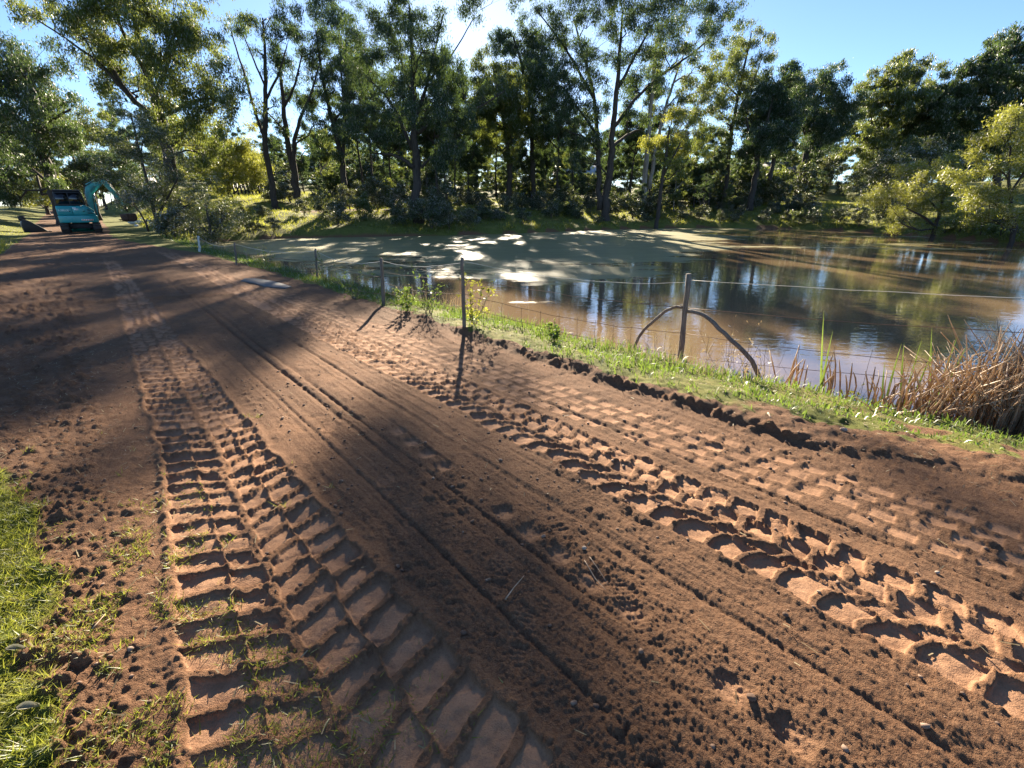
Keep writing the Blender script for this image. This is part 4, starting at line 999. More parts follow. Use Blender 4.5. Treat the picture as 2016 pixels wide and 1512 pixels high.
# ------------------------------------------------------------------ weeds and reeds along the waterline
def weed(name, label, u, v, top, seed, leafy=0, flowers=0, n=6, spread=.3, mat_='twig', leafmat='green_grass', group=None, cat='plant', th=.004):
    rng = np.random.default_rng(seed); p = surf_pt(u, v); h = abs(v - top) * p[1] / ray(u, v)[1] / FPX
    root = tag(empty(name, p), label, cat, group)
    st = MB(); C = []; FL = []
    for k in range(n):
        a = rng.uniform(0, 6.28); L = h * rng.uniform(.55, 1.0); sp_ = spread * h * rng.uniform(.2, 1)
        e = np.array([math.cos(a) * sp_, math.sin(a) * sp_, L]); b0 = np.array([rng.normal() * .03, rng.normal() * .03, -.03])
        P = bez(b0, e, .08, 7); P[1:-1] += rng.normal(size=(5, 3)) * .012 * h
        st.tube(P, np.linspace(th, th * .35, 7), 4, False)
        for j in range(rng.integers(3, 7)):
            i = rng.integers(2, 7); q = P[i] + rng.normal(size=3) * np.array([.12, .12, .10]) * h * .9 + np.array([0, 0, .06 * h])
            st.tube(bez(P[i], q, .1, 4), np.linspace(th * .5, th * .25, 4), 3, False)
            C += [P[i] + (q - P[i]) * f for f in rng.random(leafy)] + [q] * (leafy > 0)
            if rng.random() < flowers: FL.append(q)
        C += [P[i] + rng.normal(size=3) * .02 for i in rng.integers(0, 7, leafy * 3)]
    tag(st.build('stems', M[mat_], root, True), kind='stuff')
    if C:
        V, Q = leaf_cloud(np.array(C), .05, .1, .42, rng); tag(obj('leaves', mesh_np('leaves', V, Q, None, False, [M[leafmat]]), root), kind='stuff')
    for q in FL:
        mm = MB(); an = np.arange(7) / 7 * 6.283
        mm.add(np.concatenate([[q + [0, 0, .006]], q + np.stack([np.cos(an) * .014, np.sin(an) * .014, np.zeros(7)], 1), [q - [0, 0, .008]]]), [(0, 1 + i, 1 + (i + 1) % 7) for i in range(7)] + [(8, 1 + (i + 1) % 7, 1 + i) for i in range(7)])
        mm.build('flower', M['flower'], root)
    return root
weed('flowering_weed', 'leafy weed with small yellow flowers at the shadow edge of the verge', 800, 618, 575, 1, 5, .5, 9, .55)
weed('flowering_weed', 'low yellow-flowered weed halfway between the last two posts', 1095, 678, 640, 2, 5, .4, 8, .5)
weed('tall_weed', 'tall sprawling leafy weed right beside the plain fence post', 936, 650, 540, 3, 5, .0, 8, .45, leafmat='grass')
weed('tall_weed', 'straggly dark brush behind the fence post second from the strainer', 845, 625, 545, 4, 1, 0, 12, .6)
weed('dry_weed', 'bare brown branching weed just right of the strainer post', 1445, 720, 548, 5, 1, 0, 12, .55, leafmat='straw')
weed('dry_weed', 'bare thin weed against the left stay', 1290, 690, 590, 6, 0, 0, 12, .35)
weed('dry_weed', 'wiry dry weed behind the right stay', 1520, 735, 600, 7, 0, 0, 8, .6)
weed('dry_weed', 'low dry tangle left of the left stay', 1215, 680, 610, 8, 0, 0, 14, .5)
weed('leafy_weed', 'bushy green weed at the foot of the right stay', 1600, 770, 700, 9, 6, 0, 10, .5)
weed('leafy_weed', 'pale feathery weed between the stay and the reeds', 1680, 785, 690, 10, 3, 0, 9, .5, leafmat='grass')
weed('dry_weed', 'brown twiggy brush by the third post from the far end', 640, 555, 500, 11, 1, 0, 12, .7)
weed('dry_weed', 'low brown brush near the second post from the far end', 520, 530, 490, 12, 1, 0, 14, .9)
weed('dry_weed', 'dark dry tangle on the bank left of the plain post', 700, 590, 530, 13, 1, 0, 12, .8)
reed = tag(empty('reed_bed', surf_pt(1880, 800)), 'collapsed heap of dead brown reeds with a few green blades at right edge', 'reeds')
R0 = np.array(reed.location); rr = np.random.default_rng(5)
dead = MB()
for k in range(800):
    u = np.clip(rr.normal(1990, 120), 1725, 2300); v = rr.uniform(752, 815) + (2016 - u) * .03
    b = at_z(u, v, -.28 + rr.random() * .12); L = rr.uniform(.2, .72) * (.4 + .6 * sstep(1680, 1930, u)); a = rr.uniform(0, 6.28); tilt = abs(rr.normal(.42, .42))
    d_ = np.array([math.cos(a) * math.sin(tilt), math.sin(a) * math.sin(tilt), max(.12, math.cos(tilt))])
    mid = b + d_ * L * .6; e = mid + (d_ + rr.normal(size=3) * .4) * L * .4
    w = rr.uniform(.004, .011)
    dead.tube(np.array([b - [0, 0, .24], b, mid, e]) - R0, [w, w, w * .9, w * .4], 4)
tag(dead.build('dead_stems', M['reed_dead'], reed), kind='stuff')
def reed_leaf(u, vb, ut, vt, w=.022):
    b = at_z(u, vb, -.3); t = at_y(ut, vt, b[1] + rr.uniform(-.2, .2)); b[2] -= .22; q = np.linspace(0, 1, 8)[:, None]
    P = b * (1 - q) + t * q + np.array([0, .04, 0]) * (q * (1 - q)); sd = np.array([.8, -.6, 0]); ww = w * np.clip(1.2 - q ** 2 * 1.2, .03, 1)
    V = np.concatenate([P - sd * ww * .5, P + sd * ww * .5, P + np.array([.3, .4, 0]) * ww * .4]) - R0
    Q = [(i, i + 1, 16 + i + 1, 16 + i) for i in range(7)] + [(16 + i, 16 + i + 1, 8 + i + 1, 8 + i) for i in range(7)]
    mm = MB(); mm.add(V, Q=Q); mm.build('reed_leaf', M['reed_green'], reed, True)
for q in ((1845, 770, 1835, 642), (1850, 772, 1885, 662), (1855, 775, 1905, 678), (1790, 772, 1815, 668), (1785, 775, 1780, 675), (1750, 780, 1775, 676), (1850, 768, 1830, 690), (1748, 778, 1742, 712), (1620, 765, 1640, 650), (1625, 768, 1622, 612), (1800, 776, 1838, 690), (1860, 780, 1925, 720)): reed_leaf(*q)
stub = tag(empty('reed_stubs', surf_pt(1545, 755)), 'broken brown reed stubs at the waterline right of the stay', 'reeds')
S0 = np.array(stub.location)
for k in range(26):
    u = rr.uniform(1515, 1720); b = at_z(u, 752 + (u - 1515) * .12 + rr.uniform(-14, 10), -.36); L = rr.uniform(.15, .42); tl = rr.normal(0, .22, 2)
    mm = MB(); mm.tube(np.array([b - [0, 0, .14], b, b + np.array([tl[0], tl[1], 1]) * L * .6, b + np.array([tl[0] * 1.3, tl[1], 1]) * L]) - S0, [.008, .008, .009, .004], 5); mm.build('stem', M['reed_dead'], stub)

# ------------------------------------------------------------------ excavator
M['teal'] = simple('teal_paint', (.012, .28, .30), .32, 0, .12, 3, 0, .6)
M['lit_teal'] = simple('sunlit_teal_paint', (.10, .42, .40), .4, 0, .2, 5)  # paler copy of the teal: sunlight on boom and cover put into the colour
M['black_steel'] = simple('black_steel', (.02, .02, .022), .55, .2, .3, 8)
M['rubber'] = simple('muddy_rubber', (.045, .036, .03), .85, 0, .4, 9, .3)
M['rust'] = simple('rusty_bucket_steel', (.11, .06, .04), .75, .3, .4, 8, .2)
M['chrome'] = simple('chrome_rod', (.6, .6, .6), .2, 1.0, .05)
M['glass'] = simple('dark_cab_glass', (.006, .008, .011), .06, 0, .1, 2, 0, .8)
M['decal'] = simple('white_decal', (.78, .8, .8), .5)
M['orange'] = simple('orange_reflector', (.75, .16, .03), .45)
ep = hit(165, 458, 20, 60)
exc = tag(empty('mini_excavator', (ep[0], ep[1], Hs(ep[0], ep[1])), math.radians(40)), 'teal mini excavator with dark cab parked on the dirt road', 'excavator')
for sx in (-1, 1):
    prof = []
    for a in np.linspace(math.pi / 2, 3 * math.pi / 2, 7): prof.append((-.92 + .29 * math.cos(a), .30 + .29 * math.sin(a)))
    for a in np.linspace(-math.pi / 2, math.pi / 2, 7): prof.append((.92 + .29 * math.cos(a), .30 + .29 * math.sin(a)))
    x0, x1 = sorted((sx * .60, sx * 1.0))
    m = MB(); m.prism(prof, x0, x1, lambda a, b, d: (d, a, b)); tr_ = m.build('track', M['rubber'], exc, False, .02)
    for k in range(22):
        f = k / 22; L = 2 * 1.84 + 2 * math.pi * .29; s_ = f * L
        if s_ < 1.84: c = (-.92 + s_, .60, 0)
        elif s_ < 1.84 + math.pi * .29: a = (s_ - 1.84) / .29; c = (.92 + .3 * math.sin(a), .3 + .3 * math.cos(a), -a)
        elif s_ < 3.68 + math.pi * .29: c = (.92 - (s_ - 1.84 - math.pi * .29), .0, math.pi)
        else: a = (s_ - 3.68 - math.pi * .29) / .29; c = (-.92 - .3 * math.sin(a), .3 - .3 * math.cos(a), math.pi - a)
        if c[1] < .012: c = (c[0], .012, c[2])
        Mx = Matrix.Translation((0, c[0], c[1])) @ Matrix.Rotation(c[2], 4, 'X')
        g = MB(); g.box((x0 - .006, -.03, -.02), (x1 + .006, .03, .025), Mx); g.build('grouser', M['rubber'], tr_)
    for yy in (-.92, .92):
        g = MB(); g.tube([(x0 - .015, yy, .3), (x1 + .015, yy, .3)], .17, 14); g.build('wheel', M['black_steel'], tr_)
m = MB(); m.box((-.62, -.5, .28), (.62, .5, .58)); m.tube([(0, 0, .55), (0, 0, .70)], .45, 18); m.build('undercarriage', M['black_steel'], exc, False, .02)
m = MB(); m.prism([(1.32, .02), (1.36, .36), (1.42, .36), (1.45, .02)], -.98, .98, lambda a, b, d: (d, a, b)); m.box((-.5, .9, .2), (-.38, 1.34, .3)); m.box((.38, .9, .2), (.5, 1.34, .3)); m.build('dozer_blade', M['teal'], exc)
def tail(x0, x1, back, front, bul=.16, n=9):
    return [(x0 + (x1 - x0) * f, back - bul * math.sin(math.pi * f) + (.0 if 0 < f < 1 else .10)) for f in np.linspace(0, 1, n)] + [(x1, front), (x0, front)]
m = MB(); m.prism(tail(-.97, .97, -.92, .85), .66, 1.10, lambda a, b, d: (a, b, d)); cw = m.build('counterweight', M['teal'], exc, False, .04)
m = MB(); m.box((.12, -1.085, .78), (.72, -1.06, .87)); m.build('hazard_strip', M['decal'], cw)
for k in range(5):
    x = .14 + k * .115; m = MB(); m.add([(x, -1.09, .785), (x + .055, -1.09, .785), (x + .095, -1.09, .865), (x + .04, -1.09, .865), (x, -1.084, .785), (x + .055, -1.084, .785), (x + .095, -1.084, .865), (x + .04, -1.084, .865)], Q=[(0, 1, 2, 3), (7, 6, 5, 4), (0, 4, 5, 1), (1, 5, 6, 2), (2, 6, 7, 3), (3, 7, 4, 0)]); m.build('orange_bar', M['orange'], cw)
# upper body: doors at the back, hood sloping away to the right
m = MB(); m.prism([(-.95, 1.115), (.93, 1.115), (.86, 1.32), (.62, 1.58), (.36, 1.68), (-.95, 1.68)], -.90, .80, lambda a, b, d: (a, d, b)); body = m.build('body', M['teal'], exc, False, .05)
for x0, x1 in ((-.90, -.20), (-.17, .50)):
    m = MB(); m.prism([(x0, 1.15), (x1, 1.15), (x1, 1.50), (min(x1, .44), 1.60), (x0, 1.60)], -.935, -.905, lambda a, b, d: (a, d, b)); dr = m.build('engine_door', M['teal'], exc, False, .012)
    m = MB(); m.box((x1 - .16 if x0 < -.5 else x0 + .5, -.95, 1.33), (x1 - .08 if x0 < -.5 else x0 + .58, -.938, 1.37)); m.build('latch', M['black_steel'], dr)
for k in range(4):
    m = MB(); z0 = 1.20 + k * .085; m.box((.55, -.925, z0), (.82 - k * .05, -.905, z0 + .04)); m.build('vent', M['black_steel'], body)
m = MB(); m.prism([(.34, 1.70), (.40, 1.74), (.66, 1.62), (.92, 1.34), (.90, 1.31), (.63, 1.58)], -.86, .70, lambda a, b, d: (a, d, b)); m.build('side_cover', M['lit_teal'], exc, True)
fc = bpy.data.curves.new('lettering', 'FONT'); fc.body = 'KOBELCO'; fc.size = .15; fc.extrude = .003
fo = bpy.data.objects.new('tmp', fc); COL.objects.link(fo); dg = bpy.context.evaluated_depsgraph_get()
me = bpy.data.meshes.new_from_object(fo.evaluated_get(dg)); me.name = 'lettering'; me.materials.clear(); me.materials.append(M['decal']); bpy.data.objects.remove(fo)
lt_ = obj('lettering', me, exc, (-.86, -.945, 1.36)); lt_.rotation_euler = (math.pi / 2, 0, 0); lt_.scale = (.78, 1.0, 1)
m = MB(); m.box((-.15, -.94, 1.52), (.02, -.937, 1.58)); m.box((-.09, -.94, 1.42), (.13, -.937, 1.475)); m.box((-.09, -.94, 1.48), (.13, -.937, 1.53)); m.build('decal', M['decal'], exc)
# cab
m = MB(); m.box((-.95, -.62, 1.685), (.55, .88, 2.58), None, (.88, .86)); cab = m.build('cab', M['black_steel'], exc, False, .06)
m = MB(); m.box((-.93, -.6, 2.585), (.53, .86, 2.66), None, (.82, .82)); m.build('roof', M['black_steel'], cab, False, .03)
def pane(pts, nrm):
    P = np.array(pts, float); P2 = P + np.array(nrm) * .02; m = MB(); m.add(np.concatenate([P, P2]), Q=[(3, 2, 1, 0), (4, 5, 6, 7), (0, 1, 5, 4), (1, 2, 6, 5), (2, 3, 7, 6), (3, 0, 4, 7)]); m.build('window', M['glass'], cab)
pane([(-.86, -.605, 1.80), (-.23, -.605, 1.80), (-.23, -.53, 2.46), (-.80, -.53, 2.46)], (0, -1, .1))
pane([(-.17, -.605, 1.80), (.46, -.605, 1.80), (.40, -.53, 2.46), (-.17, -.53, 2.46)], (0, -1, .1))
pane([(.545, -.50, 1.80), (.545, .75, 1.80), (.475, .68, 2.46), (.475, -.44, 2.46)], (1, 0, .1))
pane([(-.945, .75, 1.80), (-.945, -.50, 1.80), (-.875, -.44, 2.46), (-.875, .68, 2.46)], (-1, 0, .1))
m = MB(); m.tube([(-.5, -.2, 1.7), (-.5, -.2, 2.25)], .2, 10); m.build('seat', M['black_steel'], cab)
# boom, arm, bucket: folded out towards the right
ang = math.radians(24); bd = np.array([math.cos(ang), math.sin(ang), 0]); bs = np.array([-bd[1], bd[0], 0]); B0 = np.array([.78, .95, 0])
def bp(a, z, d=0): return B0 + bd * a + bs * d + np.array([0, 0, z])
def blade(name, poly, w, m_, par=exc, bev=.02):
    m = MB(); m.prism(poly, -w / 2, w / 2, lambda a, b, d: bp(a, b, d)); return m.build(name, m_, par, False, bev)
m = MB(); m.box((.52, .75, .72), (1.0, 1.15, 1.15)); m.build('swing_post', M['black_steel'], exc, False, .03)
boom = blade('boom', [(-.16, .95), (.06, .95), (.08, 1.9), (.12, 2.66), (.42, 2.94), (1.10, 3.16), (1.10, 3.28), (.36, 3.12), (.02, 2.85), (-.10, 2.5), (-.14, 1.8)], .2, M['lit_teal'])
arm = blade('arm', [(1.0, 3.28), (1.16, 3.42), (1.28, 3.28), (2.12, 1.72), (2.03, 1.64), (1.94, 1.72), (1.10, 3.08)], .16, M['lit_teal'])
def cyl(name, a, b, par):
    a, b = np.array(a), np.array(b); m = MB(); m.tube([a, a * .42 + b * .58], .055, 10); c = m.build(name, M['lit_teal'], par, True); g = MB(); g.tube([a * .45 + b * .55, b], .03, 8); g.build('rod', M['chrome'], c, True)
cyl('boom_cylinder', bp(.22, 1.0, -.02), bp(.36, 2.5, -.02), exc)
cyl('arm_cylinder', bp(.1, 3.02, 0), bp(.95, 3.42, 0), exc)
cyl('bucket_cylinder', bp(1.25, 3.32, 0), bp(2.0, 1.95, 0), exc)
blade('bucket_link', [(1.90, 1.66), (2.02, 1.74), (2.16, 1.32), (2.06, 1.26)], .14, M['black_steel'])
bk = MB()
prof = [(1.72, 1.12), (2.35, 1.18), (2.42, .95), (2.36, .70), (2.10, .60), (1.80, .66)]
bk.prism(prof, -.46, .46, lambda a, b, d: bp(a, b, d)); bucket = bk.build('bucket', M['rust'], exc, False, .03)
for k in range(5):
    d0 = -.44 + k * .21; t = MB(); t.prism([(1.72, .78), (1.56, .74), (1.72, .68)], d0, d0 + .05, lambda a, b, d: bp(a, b, d)); t.build('tooth', M['rust'], bucket)

for dd in (-.06, .06):
    for pts in ([(.0, 1.2), (-.19, 1.8), (-.17, 2.5), (.0, 2.95), (.5, 3.24), (1.02, 3.36)], [(1.06, 3.44), (1.36, 3.3), (1.62, 2.8), (1.9, 2.2)]):
        m = MB(); m.tube([bp(a_, z_, dd) for a_, z_ in pts], .02, 6); m.build('hose', M['black_steel'], exc, True)
exc.scale = (.94,) * 3
# spare bucket left of the machine
sb = hit(64, 457, 20, 70)
spare = tag(empty('spare_bucket', sb, math.radians(50)), 'black steel digging bucket standing on the grass left of the excavator', 'bucket')
m = MB(); m.prism([(-.35, 0), (.75, .02), (.55, .22), (-.05, .72), (-.30, .82), (-.42, .45)], -.4, .4, lambda a, b, d: (a, d, b)); m.build('shell', M['black_steel'], spare, False, .03)
m = MB(); m.box((-.42, -.22, .70), (-.12, -.16, .98)); m.box((-.42, .16, .70), (-.12, .22, .98)); m.build('hitch', M['black_steel'], spare)
for k in range(4):
    m = MB(); m.box((.70, -.36 + k * .2, .0), (.90, -.28 + k * .2, .05)); m.build('tooth', M['black_steel'], spare)
# pale rubble beside the bucket
M['rubble'] = simple('pale_concrete_rubble', (.62, .6, .56), .85, 0, .25, 5, .4)
def rock_mesh(seed, n=2):
    rng = np.random.default_rng(seed)
    phi = (1 + 5 ** .5) / 2
    V = np.array([(-1, phi, 0), (1, phi, 0), (-1, -phi, 0), (1, -phi, 0), (0, -1, phi), (0, 1, phi), (0, -1, -phi), (0, 1, -phi), (phi, 0, -1), (phi, 0, 1), (-phi, 0, -1), (-phi, 0, 1)], float)
    V /= np.linalg.norm(V[0]); V *= rng.uniform(.7, 1.2, (12, 1)); V *= np.array([1, .8, .6])
    F = [(0, 11, 5), (0, 5, 1), (0, 1, 7), (0, 7, 10), (0, 10, 11), (1, 5, 9), (5, 11, 4), (11, 10, 2), (10, 7, 6), (7, 1, 8), (3, 9, 4), (3, 4, 2), (3, 2, 6), (3, 6, 8), (3, 8, 9), (4, 9, 5), (2, 4, 11), (6, 2, 10), (8, 6, 7), (9, 8, 1)]
    return V, F
rb = np.random.default_rng(9)
RL = ('largest pale concrete lump beside the excavator bucket', 'pale concrete lump just right of the largest one', 'small pale lump in front of the rubble', 'flat pale lump at the right end of the rubble', 'pale lump resting behind the rubble', 'lowest pale lump nearest the wattle stems')
for k, (u, v, r) in enumerate(((263, 441, .42), (276, 440, .34), (270, 446, .2), (292, 438, .34), (280, 434, .3), (300, 442, .24))):
    p = hit(u, v, 20, 70); V, F = rock_mesh(40 + k); m = MB(); m.add(V * r, F)
    tag(m.build('rubble_block', M['rubble'], None, False, .02, (p[0], p[1], p[2] + r * .3)), RL[k], 'rubble', 'pale rubble by the bucket')
# dark soil heap where the road bends away
p = hit(70, 405, 30, 120)
n = 26; gx, gy = np.meshgrid(np.linspace(-1, 1, n), np.linspace(-1, 1, n)); r = np.hypot(gx, gy)
hz = np.clip(1 - r ** 1.6, 0, 1) * (1 + .5 * fbm(gx * 3, gy * 3, 4, 9)) * 1.5 - .15
i, j = np.meshgrid(np.arange(n - 1), np.arange(n - 1), indexing='ij'); Q = np.stack([i * n + j, i * n + j + 1, (i + 1) * n + j + 1, (i + 1) * n + j], -1).reshape(-1, 4)
M['soil'] = simple('dug_soil', (.12, .07, .045), .95, 0, .4, 3, .6)
tag(obj('soil_heap', mesh_np('soil_heap', np.stack([gx.ravel() * 8, gy.ravel() * 4, hz.ravel()], 1), None, Q, True, [M['soil']]), None, (p[0] - 2, p[1] + 6, p[2] - .1)), 'long low heap of dug brown soil behind the excavator', 'heap')

# ------------------------------------------------------------------ far buildings and paddock fence
M['roof_pale'] = simple('pale_metal_roof', (.55, .56, .58), .4, .2, .1)
M['roof_dark'] = simple('dark_metal_roof', (.06, .055, .06), .5, .1, .2)
M['brick'] = simple('brown_wall', (.2, .13, .1), .85, 0, .2, 4)
M['pane'] = simple('house_window', (.02, .025, .03), .1)
def house(name, label, u, v, Y, w, dp, hw, hr, wall, roof, cat, rz=0):
    x = (u - 1008) / FPX * (Y / ray(1008, v)[1]); z = at_y(u, v, Y)[2]; gz = Hs(x, Y)
    o = tag(empty(name, (x, Y, gz), rz), label, cat); b = 0.0
    hw = max(hw, z - gz)
    m = MB(); m.box((-w / 2, -dp / 2, -.3), (w / 2, dp / 2, hw)); m.build('wall', wall, o)
    m = MB(); m.prism([(-dp / 2 - .5, hw - .08), (0, hw + hr), (dp / 2 + .5, hw - .08), (dp / 2 + .5, hw - .2), (0, hw + hr - .12), (-dp / 2 - .5, hw - .2)], -w / 2 - .4, w / 2 + .4, lambda a, q, d: (d, a, q)); m.build('roof', roof, o)
    k = max(1, int(w / 2.4))
    for i in range(k):
        xx = -w / 2 + (i + .5) * w / k; m = MB(); m.box((xx - .45, -dp / 2 - .03, hw * .4), (xx + .45, -dp / 2 - .004, hw * .4 + .95)); wi = m.build('window', M['pane'], o)
        m = MB(); m.box((xx - .5, -dp / 2 - .06, hw * .4 - .07), (xx + .5, -dp / 2 - .005, hw * .4 - .01)); m.build('sill', roof, wi)
    m = MB(); m.box((w / 2 - .6, -dp / 2 - .035, 0), (w / 2 - .1, -dp / 2 - .004, min(2, hw - .3))); m.build('door', roof, o)
    return o
house('farmhouse', 'pale-roofed farmhouse glimpsed between the centre trees', 1135, 345, 100, 8, 7, 2.6, 1.8, M['brick'], M['roof_pale'], 'house')
house('farm_shed', 'small rusty shed with bright roof left of the biggest trunk', 702, 366, 78, 2.6, 2.4, 1.5, .5, M['rust'], M['roof_pale'], 'shed', .3)
house('farmhouse', 'dark-roofed house behind the right stand', 1545, 352, 98, 9, 7, 2.4, 2.0, M['brick'], M['roof_dark'], 'house', -.2)
house('farm_shed', 'blue-grey shed half hidden behind the feathery wattle', 266, 372, 66, 4, 4, 2.2, .7, simple('blue_grey_wall', (.25, .28, .36), .6), M['roof_pale'], 'shed', .4)
pf0 = hit(455, 388, 30, 120); pf1 = hit(512, 384, 30, 120)
pf = tag(empty('paddock_fence', pf0), 'dark timber rail fence in the paddock left of the slender gums', 'fence')
d_ = pf1 - pf0; npst = 9
for k in range(npst):
    q = pf0 + d_ * k / (npst - 1); q[2] = Hs(q[0], q[1]); m = MB(); m.box((-.07, -.07, -.2), (.07, .07, 1.25)); o = m.build('post', M['black_steel'], pf, False, 0, q - pf0)
    if k:
        for h_ in (.5, 1.0):
            m = MB(); m.tube([qp - pf0 + [0, 0, h_], q - pf0 + [0, 0, h_]], .05, 6); m.build('rail', M['black_steel'], pf)
    qp = q

# ------------------------------------------------------------------ small things on the road
M['slab'] = simple('grey_wet_concrete', (.1, .092, .088), .6, 0, .25, 6, .2)
a, b = at_z(482, 553, 0), at_z(566, 572, 0); cc = (a + b) / 2; aa = math.atan2(b[1] - a[1], b[0] - a[0]); L = np.linalg.norm(b - a)
rs = np.random.default_rng(4); poly = [(-L * .5, .0), (-L * .42, .16), (-L * .1, .24), (L * .2, .2), (L * .46, .14), (L * .5, -.04), (L * .25, -.2), (-L * .1, -.14), (-L * .35, -.2)]
zz = surface(np.array([cc[0]]), np.array([cc[1]]))['z'][0]
m = MB(); m.prism(poly, -.05, .008, lambda p_, q_, d: (p_, q_, d)); o = tag(m.build('concrete_slab', M['slab'], None, False, .015, (cc[0], cc[1], zz)), 'flat wet grey concrete slab at the pond side of the road', 'slab'); o.rotation_euler = (0, 0, aa)
# gravel and crumbs of soil
n = 9500; ss_ = rg.uniform(-2.2, 7, n); tt_ = rg.uniform(-.9, 4.6, n); x, y = from_st(ss_, tt_); G = surface(x, y)
k = (G['dirt'] > .5) & (y > .5) & (rg.random(n) < (.25 + .75 * sstep(.4, .7, vn(x * 1.8, y * 1.8, 303))) * (1 - .8 * G['comp']))
x, y, z = x[k], y[k], G['z'][k]; Vs, Ts = [], []; off_ = 0
RM = [rock_mesh(70 + i) for i in range(8)]
OC = np.array([(1, 0, 0), (-1, 0, 0), (0, 1, 0), (0, -1, 0), (0, 0, 1), (0, 0, -1)], float); OF = np.array([(0, 2, 4), (2, 1, 4), (1, 3, 4), (3, 0, 4), (2, 0, 5), (1, 2, 5), (3, 1, 5), (0, 3, 5)])
big = rg.random(len(x)) ** 6
for i in range(len(x)):
    r = .0035 + .012 * big[i]
    V, F = RM[i % 8] if r > .006 else (OC * rg.uniform(.6, 1.2, (6, 1)) * np.array([1, .85, .7]), OF)
    a = rg.uniform(0, 6.28); c, s_ = math.cos(a), math.sin(a)
    Vs.append(V @ np.array([[c, s_, 0], [-s_, c, 0], [0, 0, 1]]) * r + np.array([x[i], y[i], z[i] + r * .25])); Ts.append(np.array(F) + off_); off_ += len(V)
def pebble_mat():
    m_, nt, b_ = mat('pebbles'); p_ = geopos(nt)
    nt.links.new(ramp(nt, noise(nt, 26, 1, .5, p_), [(.35, (.1, .058, .038)), (.55, (.17, .1, .062)), (.75, (.3, .21, .15))]), b_.inputs['Base Color']); b_.inputs['Roughness'].default_value = .85; return m_
tag(obj('gravel', mesh_np('gravel', np.concatenate(Vs), np.concatenate(Ts), None, False, [pebble_mat()])), 'small pebbles and crumbs of soil scattered over the road', 'gravel', kind='stuff')
# straw litter on the soil
n = 9000; ss_ = rg.uniform(-2.5, 8, n); tt_ = rg.uniform(-1.4, 5.2, n); x, y = from_st(ss_, tt_); G = surface(x, y)
pk = (y > .5) & (G['d'] > .1) & (rg.random(n) < .05 + .75 * sstep(.5, -.2, G['t']) + .8 * sstep(3.3, 3.8, G['t']))
x, y, z = x[pk], y[pk], G['z'][pk]; a = rg.uniform(0, 6.28, len(x)); L = rg.uniform(.015, .06, len(x)); w = .0022
dx, dy = np.cos(a) * L / 2, np.sin(a) * L / 2; nx, ny = -np.sin(a) * w, np.cos(a) * w
V = np.stack([np.stack([x - dx - nx, y - dy - ny, z + .004], 1), np.stack([x + dx - nx, y + dy - ny, z + .012], 1), np.stack([x + dx + nx, y + dy + ny, z + .013], 1), np.stack([x - dx + nx, y - dy + ny, z + .005], 1)], 1).reshape(-1, 3)
tag(obj('straw_litter', mesh_np('straw_litter', V, None, np.arange(len(V)).reshape(-1, 4), False, [M['straw']])), 'bits of dry straw lying on the soil', 'straw', kind='stuff')
def stick(label, pts, r, group=None):
    P = np.array([surf_pt(u, v) + np.array([0, 0, r + .006 + dz]) for u, v, dz in pts]); base = P[0].copy()
    n = len(P); q = np.linspace(0, n - 1, 3 * (n - 1) + 1); D = np.stack([np.interp(q, np.arange(n), P[:, c]) for c in range(3)], 1)
    m = MB(); m.tube(D - base, np.linspace(r, r * .4, len(D)), 5); tag(m.build('stick', M['straw_stick'], None, True, 0, base), label, 'stick', group)
M['straw_stick'] = simple('dry_twig', (.38, .28, .19), .8, 0, .3, 30)
stick('thin bent twig lying on dark soil near the bottom centre', [(995, 1188, 0), (1012, 1165, .01), (1032, 1143, .004)], .0032)
stick('straight thin straw stem on the loose soil right of the bent twig', [(1150, 1112, .01), (1172, 1140, .01), (1192, 1166, 0)], .0024)
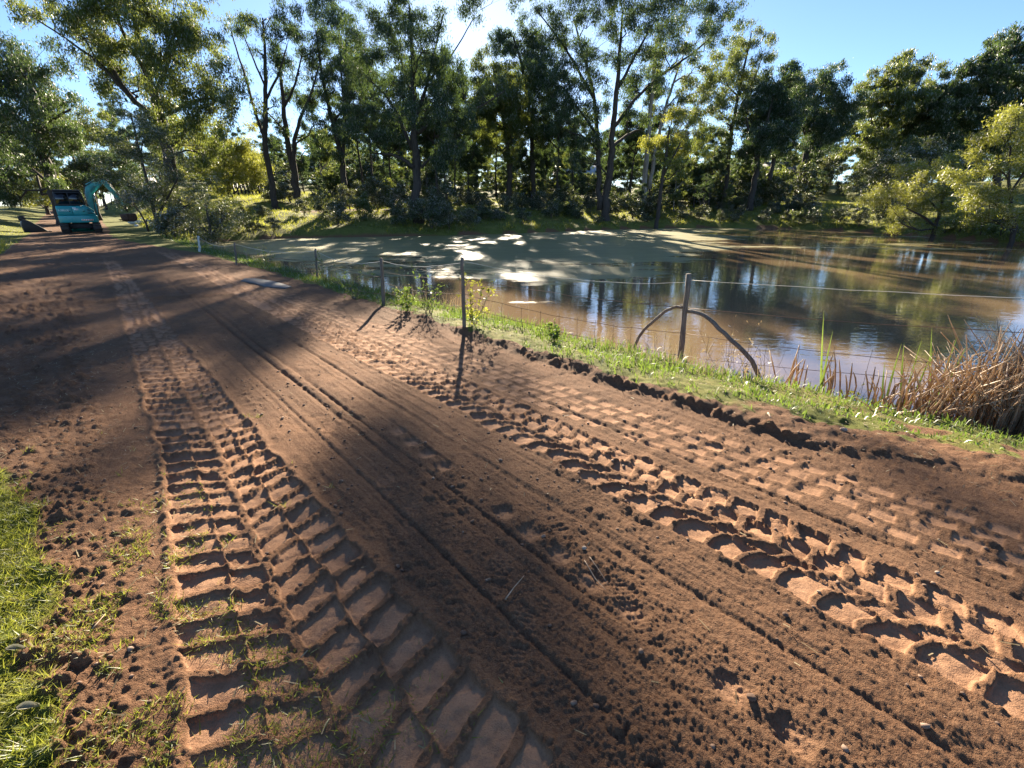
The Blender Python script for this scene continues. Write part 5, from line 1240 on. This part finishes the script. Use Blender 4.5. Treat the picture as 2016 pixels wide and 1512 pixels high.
stick('short pale stick poking up by the soil lip at right', [(1507, 836, .035), (1512, 848, 0)], .008)
stick('thin straw stem parallel to the straight one', [(1160, 1105, .01), (1178, 1125, .01), (1196, 1150, 0)], .002)
stick('pale stem lying across the turf at bottom left', [(190, 1255, .02), (212, 1220, .02)], .003)
M['dead_leaf'] = leaf_mat('dead_leaf', [(.22, .2, .13), (.3, .28, .19), (.38, .35, .25)], .2, (.5, .45, .3), .3, 20)
def fallen(label, u, v, L, rz, wd=.3):
    p = surf_pt(u, v) + np.array([0, 0, .025]); q = np.linspace(0, 1, 7); w = np.sin(np.pi * q ** .8) * L * wd * .5 + .001
    x_ = (q - .5) * L; zc = .005 * np.sin(q * 5.1)
    V = np.concatenate([np.stack([x_, -w, zc + .012], 1), np.stack([x_, 0 * w, zc], 1), np.stack([x_, w, zc + .015], 1)])
    Q = [(i, i + 1, 7 + i + 1, 7 + i) for i in range(6)] + [(7 + i, 7 + i + 1, 14 + i + 1, 14 + i) for i in range(6)]
    o = tag(obj('fallen_leaf', mesh_np('fallen_leaf', V, None, Q, True, [M['dead_leaf']]), None, p), label, 'leaf'); o.rotation_euler = (.08, .04, rz)
fallen('pale grey fallen leaf on the turf, upper of two at bottom left', 40, 1290, .065, .2)
fallen('pale grey fallen leaf on the turf, lower of two at bottom left', 62, 1402, .06, .3, .38)
# bigger clods that stand out on the road
CL = (('round brown clod on the loose soil at bottom centre right', 1478, 1378, .022), ('pale stone beside the straw stems', 1150, 1082, .016), ('brown clod at the foot of the soil lip', 1545, 1215, .018), ('pale stone in the shade right of the roller marks', 1660, 853, .03), ('small white stone between the tyre tracks', 1845, 1128, .014), ('reddish clod between the two tyre tracks near the footprints', 912, 1250, .016))
for k, (lab, u, v, r) in enumerate(CL):
    p = surf_pt(u, v); V, F = rock_mesh(90 + k); m = MB(); m.add(V * r, F); tag(m.build('stone', simple('small_stone', (.34, .27, .21), .85, 0, .25, 20) if 'pale' in lab or 'white' in lab else M['soil'], None, False, .003, p + np.array([0, 0, r * .35])), lab, 'stone')
